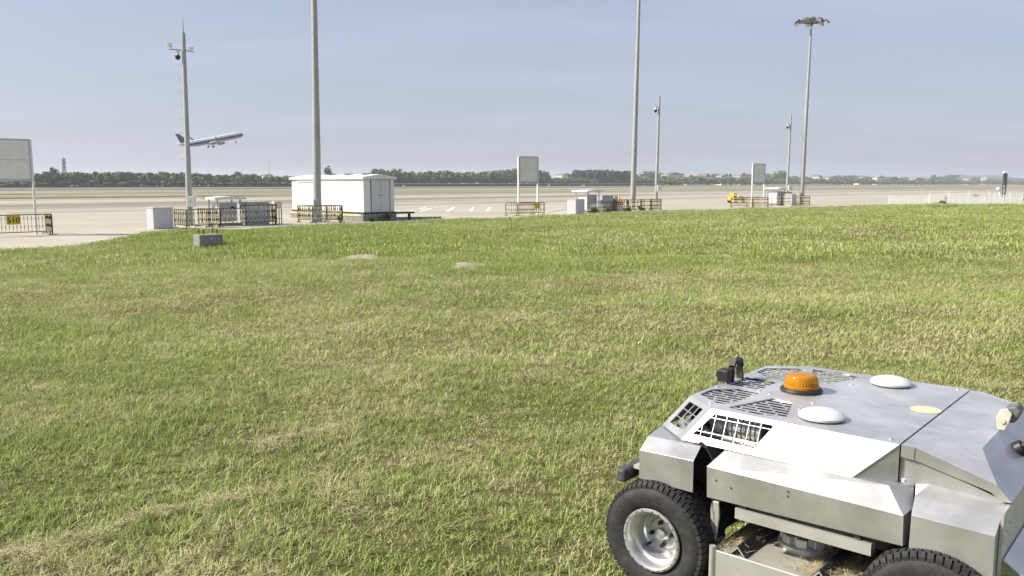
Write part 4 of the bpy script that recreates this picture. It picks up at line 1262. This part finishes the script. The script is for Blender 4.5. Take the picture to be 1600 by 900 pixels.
# ------------------------------------------------------------------ robot mower
MU = Vector((.757, -.653, 0)).normalized(); MV = Vector((-MU.y, MU.x, 0))
MO = Vector((.5602, 3.2805, 0))
S0, W0 = .55, .70                       # the mower's own origin: the middle of its footprint
mower = thing('robot_mower', 'low silver four-wheeled robotic mower with amber beacon on the lawn', 'robot mower', MO + MU * S0 + MV * W0, math.atan2(MU.y, MU.x))
def L3(s, w, z): return (s - S0, w - W0, z)
def mir(pts): return [(s, 2 * W0 - w, z) for s, w, z in pts]
class LB(MB):
    """mesh in mower coordinates: s from the front axle to the rear, w from the near wheel face across, z up"""
    def q(s, *pts): return s.add([L3(*p) for p in pts], [tuple(range(len(pts)))])
    def bx(s, a, b): return s.b2(L3(*a), L3(*b))
    def tb(s, a, b, r, r1=None, n=10): return s.tube(L3(*a), L3(*b), r, r1, n)
    def mk(s, name, m, parent=None, **kw): return s.build(name, M[m], parent or mower, **kw)

def scan(poly, axis, val):
    xs_ = []
    n = len(poly)
    for i in range(n):
        a, b = poly[i], poly[(i + 1) % n]
        if (a[axis] - val) * (b[axis] - val) < 0:
            t_ = (val - a[axis]) / (b[axis] - a[axis]); xs_.append(a[1 - axis] + (b[1 - axis] - a[1 - axis]) * t_)
    return sorted(xs_)
def plate(name, outer, holes, fn, m, th=.004, parent=None, bevel=0):
    """a sheet with openings; fn maps the flat outline to the mower"""
    loops = [outer] + holes
    tri = tessellate_polygon([[Vector((x, y, 0)) for x, y in l] for l in loops])
    b = LB(); b.add([L3(*fn(x, y)) for l in loops for x, y in l], tri)
    o = b.mk(name, m, parent)
    me_ = o.data; bm = bmesh.new(); bm.from_mesh(me_); bmesh.ops.dissolve_limit(bm, angle_limit=R(1), verts=bm.verts, edges=bm.edges); bm.to_mesh(me_); bm.free()
    k_ = o.modifiers.new('thick', 'SOLIDIFY'); k_.thickness = th; k_.offset = 0
    return o
def grid(poly, fn, r, rows, cols=None, tie=None, flatbar=None):
    """bars inside an opening: rows at constant 2nd coordinate, cols (offset, pitch, slant) crossing them"""
    b = LB()
    ys_ = rows
    for j, y in enumerate(ys_):
        x = scan(poly, 1, y)
        for x0, x1 in zip(x[::2], x[1::2]):
            if flatbar:
                w, h = flatbar
                p = [fn(x0, y - w / 2), fn(x1, y - w / 2), fn(x1, y + w / 2), fn(x0, y + w / 2)]
                p = [(a_[0], a_[1], a_[2] + dz) for a_, dz in zip(p, (-.0004, -.0004, .0004, .0004))]
                b.add([L3(*q) for q in p] + [L3(q[0], q[1], q[2] - h) for q in p], [(0, 1, 2, 3), (7, 6, 5, 4), (0, 4, 5, 1), (1, 5, 6, 2), (2, 6, 7, 3), (3, 7, 4, 0)])
            else: b.tb(fn(x0, y), fn(x1, y), r, n=6)
            if tie and j + 1 < len(ys_):
                off, pitch, tw = tie
                xx = x0 + (off if j % 2 else off + pitch / 2)
                while xx < x1 - tw:
                    y2 = ys_[j + 1]
                    xr = scan(poly, 1, y2)
                    if xr and xr[0] < xx and xr[-1] > xx + tw:
                        p = [fn(xx, y), fn(xx + tw, y), fn(xx + tw, y2), fn(xx, y2)]
                        p = [(q[0], q[1], q[2] - .001) for q in p]
                        b.add([L3(*q) for q in p] + [L3(q[0], q[1], q[2] - flatbar[1]) for q in p], [(0, 1, 2, 3), (7, 6, 5, 4), (0, 4, 5, 1), (1, 5, 6, 2), (2, 6, 7, 3), (3, 7, 4, 0)])
                    xx += pitch
    for x in ([] if cols is None else cols):
        y = scan(poly, 0, x)
        for y0, y1 in zip(y[::2], y[1::2]): b.tb(fn(x, y0), fn(x, y1), r, n=6)
    return b
HT = .79
# top sheet
top_fn = lambda s, w: (s, w, HT)
outer = [(.010, .315), (.173, .185), (.90, .185), (.90, 1.215), (.173, 1.215), (.010, 1.085)]
hA = [(.030, .358), (.030, .470), (.120, .560), (.222, .552), (.205, .292), (.158, .268)]
hB = [(.218, .238), (.300, .500), (.392, .490), (.462, .252), (.352, .220)]
hM = [(.042, .600), (.042, .800), (.196, .795), (.196, .605)]
mh = lambda h: [(s, 2 * W0 - w) for s, w in h]
holes = [hA, hB, hM, mh(hA), mh(hB)]
hood = plate('hood_top', outer, holes, top_fn, 'alu_top', .005)
for h in holes:
    lo, hi = min(w for s, w in h), max(w for s, w in h)
    rows = np.arange(lo + .016, hi - .006, .036)
    grid(h, lambda s, w: (s, w, HT - .0035), .003, rows, tie=(.02, .075, .010), flatbar=(.0115, .0015)).mk('top_grille', 'alu_rim', hood)  # brighter metal than the hood stands in for sun on the bars
# sunlit and far side sheets, with a wire window each
def side_fn(s, z): return (s, .12 + (z - .655) * (.065 / .135), z)
win = [(.196, .772), (.446, .772), (.386, .680), (.121, .684)]
so = [(.173, HT), (.90, HT), (.765, .655), (.078, .655)]
def mfn(fn): return lambda a, b: (fn(a, b)[0], 2 * W0 - fn(a, b)[1], fn(a, b)[2])
for fn, nm in ((side_fn, 'near'), (mfn(side_fn), 'far')):
    o = plate('hood_side', so, [win], fn, 'alu', .004)
    grid(win, fn, .0022, [.757, .700], np.arange(.155, .45, .048)).mk('wire_window', 'alu', o)
    w_in = .19
    b = LB(); pts = [(.90, .187, HT - .002), (.767, .122, .655), (.90, .187, .655)]
    b.q(*(pts if nm == 'near' else mir(pts))).mk('side_gusset', 'alu', o, solid=.003)
# corner sheets with small wire windows, front sheet
c0, c1, c2, c3 = Vector((.010, .315, HT)), Vector((.173, .185, HT)), Vector((.078, .12, .655)), Vector((-.088, .252, .655))
def corner_fn(a, b): return tuple((c0 * (1 - a) + c1 * a) * (1 - b) + (c3 * (1 - a) + c2 * a) * b)
cw = [(.16, .14), (.80, .12), (.80, .80), (.16, .84)]
for fn in (corner_fn, mfn(corner_fn)):
    o = plate('hood_corner', [(0, 0), (1, 0), (1, 1), (0, 1)], [cw], fn, 'alu', .004)
    grid(cw, fn, .0022, [.36, .60], [.40, .62]).mk('wire_window', 'alu', o)
fr = [(.010, .315, HT - .002), (.010, 1.085, HT - .002), (-.088, 1.148, .655), (-.088, .252, .655)]
LB().q(*fr).mk('hood_front', 'alu', solid=.004)
LB().q((.022, .335, .776), (.022, 1.065, .776), (-.07, 1.13, .66), (-.07, .27, .66)).mk('front_dark_backing', 'black', solid=.003)  # added black sheet, painted shade behind the corner windows
# rear hood
def rear_hood():
    z = HT
    a, b_, c_ = (.905, .188, z), (.950, .188, z), (1.128, .333, z)
    d, e = (1.205, .195, .712), (1.250, .200, .663)
    m1 = lambda p: (p[0], 2 * W0 - p[1], p[2])
    lp = .028
    a_, b2_, d_, e_ = (.905, .190, z - .042), (.948, .190, z - .046), (1.190, .196, .684), (1.222, .200, .660)
    q = LB()
    q.q(a, b_, c_, m1(c_), m1(b_), m1(a)); q.q(b_, d, c_); q.q(m1(b_), m1(c_), m1(d))
    q.q(c_, d, e, m1(e), m1(d), m1(c_))
    o = q.mk('hood_rear', 'alu_top')
    bm = bmesh.new(); bm.from_mesh(o.data); bmesh.ops.remove_doubles(bm, verts=bm.verts, dist=1e-4); bmesh.ops.recalc_face_normals(bm, faces=bm.faces); bm.to_mesh(o.data); bm.free()
    k_ = o.modifiers.new('thick', 'SOLIDIFY'); k_.thickness = .004; k_.offset = -1
    for f in (lambda p: p, m1):
        s_ = LB(); s_.q(f(a), f(b_), f(b2_), f(a_)).q(f(b_), f(d), f(d_), f(b2_)).q(f(d), f(e), f(e_), f(d_))
        s_.mk('hood_lip', 'alu', o, solid=.003)
    return o
rear = rear_hood()
# inner body, dark under the sheets
LB().bx((-.04, .30, .34), (1.20, 1.10, .60)).mk('chassis', 'dark')
LB().bx((.80, .215, .46), (1.215, 1.185, .654)).mk('rear_frame', 'chan', bevel=.004)
for f in (lambda p: p, lambda p: (p[0], 2 * W0 - p[1], p[2])):
    # recessed wall under the rear lip
    q = LB(); q.q(f((.900, .205, .752)), f((.955, .205, .748)), f((1.225, .207, .662)), f((1.225, .207, .640)), f((.900, .205, .640)))
    q.mk('lip_wall', 'alu', solid=.003)
    # front fender: outer face, sloped shoulder, top and ends
    def sheet(nm, segs, par=None, m='alu'):
        q = LB()
        for pts in segs: q.q(*[f(p) for p in pts])
        o = q.mk(nm, m, par)
        bm = bmesh.new(); bm.from_mesh(o.data); bmesh.ops.remove_doubles(bm, verts=bm.verts, dist=1e-4); bmesh.ops.recalc_face_normals(bm, faces=bm.faces); bm.to_mesh(o.data); bm.free()
        k_ = o.modifiers.new('thick', 'SOLIDIFY'); k_.thickness = .003; k_.offset = 0
        k_ = o.modifiers.new('edge', 'BEVEL'); k_.width = .003; k_.segments = 2; k_.limit_method = 'ANGLE'; k_.angle_limit = R(25)
        return o
    o1, o2 = (-.080, .055, .594), (.171, .055, .600)
    t1, t2 = (-.077, .118, .640), (.169, .118, .645)
    sheet('front_fender', [[(-.080, .055, .47), (.171, .055, .47), o2, o1], [o1, o2, t2, t1], [t1, t2, (.10, .24, .652), (-.10, .30, .652)],
                           [o1, t1, (-.10, .30, .652), (-.10, .30, .45), (-.080, .055, .47)]])
    # side box
    b1, b2_ = (.230, .055, .592), (.960, .055, .585)
    u1, u2 = (.272, .120, .650), (.890, .120, .657)
    k1, k2 = (.975, .105, .600), (.952, .195, .648)
    sheet('side_box', [[(.234, .055, .468), (.963, .055, .480), b2_, b1], [b1, b2_, u2, u1], [u2, b2_, k1, k2], [b1, u1, (.290, .22, .650), (.250, .22, .468), (.234, .055, .468)],
                       [b2_, (.963, .055, .480), (.978, .105, .480), k1], [(.234, .055, .468), (.250, .22, .468), (.963, .22, .480), (.963, .055, .480)], [u1, u2, k2, (.9, .22, .650), (.290, .22, .650)]])
    for s_, z_ in ((.27, .545), (.335, .53), (.56, .572), (.56, .555)): LB().tb(f((s_, .0535, z_)), f((s_, .0505, z_)), .0035, n=8).mk('rivet', 'dark')
    # rear fender
    r1, r2 = (.985, .055, .595), (1.233, .055, .592)
    v1, v2 = (.976, .120, .641), (1.236, .120, .637)
    n1, n2 = (1.000, .205, .664), (1.236, .205, .655)
    sheet('rear_fender', [[(.980, .055, .30), (1.236, .055, .30), r2, r1], [r1, r2, v2, v1], [v1, v2, n2, n1], [v1, n1, (.955, .205, .654)],
                          [(1.236, .055, .30), (1.236, .205, .30), n2, v2, r2]])
    LB().tb(f((.925, .17, .664)), f((.925, .17, .676)), .008, n=8).mk('corner_bolt', 'dome')
    # dark rubber liner between fender and side box
    q = LB()
    arc = [(.165, .66), (.20, .645), (.232, .60), (.238, .52), (.238, .40), (.25, .30)]
    for (s1, z1), (s2, z2) in zip(arc[:-1], arc[1:]): q.q(f((s1, .10, z1)), f((s2, .10, z2)), f((s2, .34, z2)), f((s1, .34, z1)))
    q.mk('wheel_arch_liner', 'black', solid=.006)
    q = LB()
    arc = [(.945, .60), (.95, .50), (.90, .40), (.86, .30)]
    for (s1, z1), (s2, z2) in zip(arc[:-1], arc[1:]): q.q(f((s1, .16, z1)), f((s2, .16, z2)), f((s2, .36, z2)), f((s1, .36, z1)))
    q.mk('wheel_arch_liner', 'black', solid=.006)
    # hollow channel beneath the side box
    q = LB()
    for a, b in (((.350, .062, .409), (.860, .066, .452)), ((.350, .108, .409), (.860, .112, .452)), ((.350, .066, .409), (.860, .108, .413)), ((.350, .066, .448), (.860, .108, .452))): q.bx(f(a), f(b))
    ch = q.mk('side_channel', 'chan')
    q = LB().bx(f((.37, .07, .454)), f((.39, .11, .472))).bx(f((.80, .07, .454)), f((.82, .11, .482))); q.mk('channel_bracket', 'dark', ch)
    # lift arm
    pr = [(.232, .44), (.262, .44), (.266, .38), (.256, .30), (.250, .25), (.240, .25), (.230, .33), (.226, .40)]
    q = LB(); q.prism([(x - S0, z) for x, z in pr], f((0, .100, 0))[1] - W0, f((0, .112, 0))[1] - W0); q.mk('lift_arm', 'chan', bevel=.003)
# engine seen through the windows
eng = LB().lathe([(-.10, .0), (-.10, .045), (.10, .045), (.10, 0)], 22, 'X', L3(.27, .27, .705)).mk('exhaust_pipe', 'chan', smooth=40)
q = LB()
for i in range(9): q.lathe([(-.006, .047), (-.006, .051), (.006, .051), (.006, .047)], 22, 'X', L3(.20 + i * .02, .27, .705))
q.mk('exhaust_ring', 'alu', eng)
LB().bx((.0, .33, .60), (.88, 1.07, .715)).bx((.10, .45, .715), (.40, .95, .755)).bx((.12, .335, .58), (.88, 1.065, .60)).bx((.15, 1.07, .60), (.88, 1.19, .675)).bx((.20, .21, .60), (.88, .33, .64)).mk('engine_dark_fill', 'black', bevel=.01)  # engine, enlarged in black so the grille slots and windows look dark inside
LB().tb((.13, .22, .672), (.42, .22, .660), .012).tb((.14, .25, .655), (.40, .24, .648), .016).mk('hose', 'chan', smooth=40)
LB().tb((.15, .28, .75), (.30, .30, .755), .013).tb((.06, .30, .70), (.02, .44, .72), .012).mk('red_hose', 'red', smooth=40)
LB().tb((-.03, .30, .66), (.05, .22, .70), .018).bx((.02, .22, .655), (.08, .26, .70)).mk('fuel_fitting', 'alu_rim', smooth=40)
# cutting deck
def deck():
    b = LB()
    b.bx((.285, .045, .245), (.965, 1.355, .262))
    d = b.mk('cutting_deck', 'deckmetal', bevel=.006)
    LB().bx((.280, .032, .08), (.760, .043, .272)).bx((.270, .032, .08), (.282, 1.368, .272)).bx((.280, 1.357, .08), (.760, 1.368, .272)).mk('deck_skirt', 'chan', d, bevel=.004)
    LB().tb((.275, .035, .08), (.275, .035, .285), .013, n=12).mk('corner_tube', 'chan', d, smooth=40)
    for s in (.372, .689):
        q = LB(); t_ = .004
        for sx in (-1, 1):
            q.add([L3(s, .050, .302), L3(s + sx * .035, .050, .262), L3(s + sx * .035, 1.35, .262), L3(s, 1.35, .302)], [(0, 1, 2, 3)])
        q.mk('angle_iron', 'dark', d, solid=.004)
        q = LB()
        for sx in (-1, 1): q.add([L3(s, .049, .304), L3(s + sx * .037, .049, .263), L3(s + sx * .031, .049, .263), L3(s, .049, .297)], [(0, 1, 2, 3)])
        q.mk('angle_end', 'chan', d, solid=.002)
    for w in (.335, 1.065):
        hb = LB().lathe([(.262, .112), (.280, .112), (.286, .100), (.286, .085), (.315, .078), (.318, .02), (.33, .02), (.33, 0)], 28, 'Z', L3(.533, w, 0)).mk('spindle_hub', 'cast', d, smooth=35)
        q = LB()
        for i in range(9):
            a = 2 * PI * i / 9; rot = Matrix.Rotation(a, 3, 'Z')
            q.box(Vector(L3(.533, w, .302)) + rot @ Vector((.090, 0, 0)), (.026, .042, .034), rot)
        q.mk('hub_lug', 'cast', hb, bevel=.004)
    LB().bx((.30, .26, .222), (.90, .32, .30)).bx((.30, 1.08, .222), (.90, 1.14, .30)).mk('deck_beam', 'dark', d) if False else None
deck()
# wheels
def wheel_meshes():
    RT = .2415; WD = .225
    t_ = MB()
    prof = [(.020, .126), (.010, .140), (.003, .160), (0, .185), (.004, .208), (.018, .224), (.05, .232), (WD / 2, .235), (WD - .05, .232), (WD - .018, .224), (WD - .004, .208), (WD, .185), (WD - .003, .160), (WD - .010, .140), (WD - .020, .126)]
    t_.lathe(prof, 72, 'Y')
    # a raised ring on the wall
    n, rows = 56, 7
    for r_ in range(rows):
        for i in range(n):
            a0 = 2 * PI * (i + (.5 if r_ % 2 else 0)) / n
            q = (r_ + .5) / rows
            y0, y1 = .006 + (WD - .012) * (r_ + .08) / rows, .006 + (WD - .012) * (r_ + .92) / rows
            da = 2 * PI / n * .40
            sk = (.5 - q) * .10
            vs = []
            for rad, sh in ((.220, 1.0), (RT, .90)):
                for y, aa in ((y0, -1), (y0, 1), (y1, 1), (y1, -1)):
                    edge = abs(y - WD / 2) / (WD / 2)
                    rr = rad - (.020 * edge ** 5 if rad > .23 else .014 * edge ** 4)
                    ang = a0 + aa * da * sh + (sk if y == y0 else -sk) * (1 if r_ % 2 else -1) * .25
                    vs.append((rr * math.cos(ang), y, rr * math.sin(ang)))
            t_.add(vs, [(4, 5, 6, 7), (0, 1, 5, 4), (1, 2, 6, 5), (2, 3, 7, 6), (3, 0, 4, 7)])
    tyre = t_.build('tyre', M['rubber'], None, smooth=32)
    ri = MB().lathe([(.016, .122), (.004, .133), (-.002, .130), (-.003, .122), (.004, .116), (.018, .112), (.045, .110), (.052, .098), (.100, .094), (.108, .088), (.110, .070), (.098, .060), (.094, .030), (.090, .028), (.088, 0)], 64, 'Y')
    rim = ri.build('rim', M['alu_rim'], None, smooth=28)
    lb = MB()
    for i in range(20):
        a = 2 * PI * (i + .2 * (i % 2)) / 20; lb.tube((.1255 * math.cos(a), -.0015, .1255 * math.sin(a)), (.1255 * math.cos(a), -.0055, .1255 * math.sin(a)), .0028, n=6)
    lip = lb.build('rim_stud', M['black'], None)
    nb = MB()
    nb.tube((0, .092, 0), (0, .076, 0), .0105, .008, 6); nut = nb.build('lug_nut', M['black'], None)
    vb = MB().tube((0, .098, 0), (0, .066, 0), .006, .004, 8); valve = vb.build('valve_stem', M['black'], None)
    hu = MB().lathe([(.088, .026), (.074, .024), (.070, .018), (.070, 0)], 24, 'Y').build('hub_cap', M['alu_rim'], None, smooth=40)
    for o in (tyre, rim, lip, nut, valve, hu): bpy.data.objects.remove(o) if False else None
    return tyre, rim, lip, nut, valve, hu
parts = wheel_meshes()
datas = [o.data for o in parts]
for o in parts: bpy.data.objects.remove(o)
for s, w, far in ((.014, 0, 0), (1.07, 0, 0), (0, 2 * W0, 1), (1.07, 2 * W0, 1)):
    e = bpy.data.objects.new('wheel', None); COL.objects.link(e); e.parent = mower
    e.location = L3(s, w, .241 if s < .5 else .247); e.rotation_euler = (0, .35 + s * 1.1, PI if far else 0); e.empty_display_size = .1; e.scale = (1.0, 1, 1.0) if s < .5 else (1.03, 1, 1.03)
    for nm, me_ in (('tyre', datas[0]), ('rim', datas[1]), ('rim_stud', datas[2]), ('hub_cap', datas[5])): child(nm, me_, e)
    for i in range(4):
        a = PI / 2 * i + .5; child('lug_nut', datas[3], e, (.048 * math.cos(a), 0, .048 * math.sin(a)))
    child('valve_stem', datas[4], e, (.083 * math.cos(-2), 0, .083 * math.sin(-2)))
for s in (0, 1.07):
    LB().tb((s, .12, .24), (s, 1.28, .24), .035, n=14).mk('axle', 'dark', smooth=40)
    LB().bx((s - .07, .30, .20), (s + .07, 1.10, .36)).mk('gearbox', 'black', bevel=.01)
# beacon
bc = LB().lathe([(0, 0), (0, .088), (.008, .090), (.016, .084), (.018, .076)], 40, 'Z', L3(.342, .70, HT + .003)).mk('beacon_base', 'black', smooth=35)
k = LB()
pr = [(.014, .072), (.017, .076), (.028, .075), (.031, .071), (.040, .0705), (.060, .067), (.069, .062), (.074, .054), (.076, .040), (.077, .0)]
n = 72; vs = []
for h_, r_ in pr:
    for i in range(n):
        a = 2 * PI * i / n; rr = r_ * (1 + (.012 * (1 if i % 2 else -1) if .03 < h_ < .065 else 0)); vs.append((rr * math.cos(a), rr * math.sin(a), h_))
c_ = Vector(L3(.342, .70, HT + .003))
k.add([Vector(v) + c_ for v in vs], [(j * n + i, j * n + (i + 1) % n, (j + 1) * n + (i + 1) % n, (j + 1) * n + i) for j in range(len(pr) - 1) for i in range(n)])
lens = k.mk('beacon_lens', 'amber', smooth=25)
LB().lathe([(.018, .03), (.055, .026), (.062, 0)], 20, 'Z', tuple(c_)).mk('beacon_reflector', 'alu_rim', bc, smooth=40)
for s, w in ((.573, .324), (.606, 1.078)):
    d = LB().lathe([(.004, .080), (.008, .087), (.016, .088), (.024, .080), (.033, .060), (.039, .035), (.041, 0)], 44, 'Z', L3(s, w, HT + .002)).mk('antenna_dome', 'dome', smooth=50)
    LB().lathe([(-.001, .070), (.006, .078)], 40, 'Z', L3(s, w, HT + .002)).mk('antenna_foot', 'lampgrey', d)
LB().lathe([(.0034, .058), (.0042, .057), (.0042, 0)], 36, 'Z', L3(.845, .725, HT)).mk('round_sticker', 'sticker')
for s, w in ((.455, .40), (.47, .96), (.46, .53), (.20, .585), (.26, .56), (.03, .52), (.86, .22), (.86, 1.18), (.14, .245)):
    LB().lathe([(.002, .008), (.006, .007), (.008, .003), (.008, 0)], 12, 'Z', L3(s, w, HT)).mk('screw', 'alu_rim', hood, smooth=40)
# front camera on its bracket
cm = LB().bx((-.012, .595, .800), (.042, .655, .855)).mk('front_camera', 'black', bevel=.005)
LB().tb((-.013, .625, .828), (-.024, .625, .828), .016, n=14).mk('camera_lens', 'glassdark', cm)
q = LB(); arc = [(.03, .66, .792), (.03, .665, .86), (.03, .690, .892), (.03, .722, .888), (.03, .745, .85), (.03, .76, .792)]
for a, b in zip(arc[:-1], arc[1:]):
    q.add([L3(a[0] - .014, *a[1:]), L3(a[0] + .014, *a[1:]), L3(b[0] + .014, *b[1:]), L3(b[0] - .014, *b[1:])], [(0, 1, 2, 3)])
q.mk('camera_bracket', 'black', cm, solid=.016)
for w in (.605, .64): LB().tb((.0, w, .79), (.0, w, .802), .004, n=6).tb((.03, w, .79), (.03, w, .802), .004, n=6).mk('camera_leg', 'alu', cm)
# rear work light
wl = LB()
pr = [(1.125, .795), (1.148, .795), (1.160, .825), (1.168, .862), (1.152, .879), (1.130, .871), (1.116, .838)]
wl.prism([(x - S0, z) for x, z in pr], .595 - W0, .607 - W0)
w_ = wl.mk('light_bracket', 'cream', bevel=.003)
pr = [(1.137, .820), (1.176, .826), (1.193, .871), (1.176, .888), (1.142, .880)]
LB().prism([(x - S0, z) for x, z in pr], .609 - W0, .685 - W0).mk('work_light', 'lampgrey', w_, bevel=.006)
LB().tb((1.14, .590, .83), (1.14, .612, .83), .009, n=10).mk('pivot_bolt', 'cream', w_)
# emergency stop on the rear slope
n_ = Vector((.73, 0, .68)); p_ = Vector((1.192, .62, .7275))
es = LB().tb(p_, p_ + n_ * .022, .030, .027, 18).mk('stop_button_collar', 'black', smooth=40)
LB().tb(p_ + n_ * .022, p_ + n_ * .044, .014, .014, 14).mk('stop_button_stem', 'black', es)
LB().tb(p_ + n_ * .042, p_ + n_ * .062, .026, .020, 18).mk('stop_button', 'red', es, smooth=40)
# bumpers
bp = LB().bx((-.172, .015, .447), (-.128, 1.385, .506)).mk('front_bumper', 'dark', bevel=.012)
LB().bx((-.128, .085, .495), (-.070, 1.315, .510)).mk('bumper_plate', 'deckmetal', bp)
LB().bx((1.2375, .10, .30), (1.247, 1.30, .655)).mk('rear_panel', 'alu_top')
q = LB().q((1.250, .115, .495), (1.36, .115, .420), (1.36, 1.285, .420), (1.250, 1.285, .495)); rp = q.mk('rear_plate', 'alu_top', solid=.004)
LB().bx((1.250, .14, .30), (1.34, .16, .41)).bx((1.250, 1.24, .30), (1.34, 1.26, .41)).mk('plate_bracket', 'dark', rp)
for w in (.12, .16, .20): LB().tb((1.247, w, .50 + w * .5), (1.253, w, .50 + w * .5), .006, n=8).mk('panel_bolt', 'dome', rp)

# clippings on the deck
def deck_clips():
    c = []
    for s, n_, sp in ((.335, 70, .022), (.655, 80, .028), (.75, 50, .04)):
        w = rng.uniform(.06, .40, n_); x = s + rng.normal(0, sp, n_)
        for a, b in zip(x, w):
            p = MO + MU * a + MV * b; c.append((p.x, p.y, .264 + rng.uniform(0, .012)))
    p = np.array(c); s = rng.uniform(.25, .5, len(p))
    scatter('deck_clippings', 'dry grass clippings lying on the mower deck', 'clippings', p, np.stack([s, s, s], 1), lib_s, rng.uniform(.2, .8, len(p)), .2)
deck_clips()

# ------------------------------------------------------------------ air
def haze():
    k = NT('haze_air'); k.n.remove(k.b)
    v = k.new('ShaderNodeVolumePrincipled')
    v.inputs['Color'].default_value = (.80, .87, 1.0, 1); v.inputs['Density'].default_value = HAZE; v.inputs['Anisotropy'].default_value = .2
    k.link(v.outputs[0], k.out.inputs['Volume'])
    b = MB().b2((-6400, -300, AP - 1.5), (6400, 6400, 70)).build('haze', k.m)
    tag(b, 'pale haze hanging over the airfield', kind='stuff')
HAZE = .00018
haze()
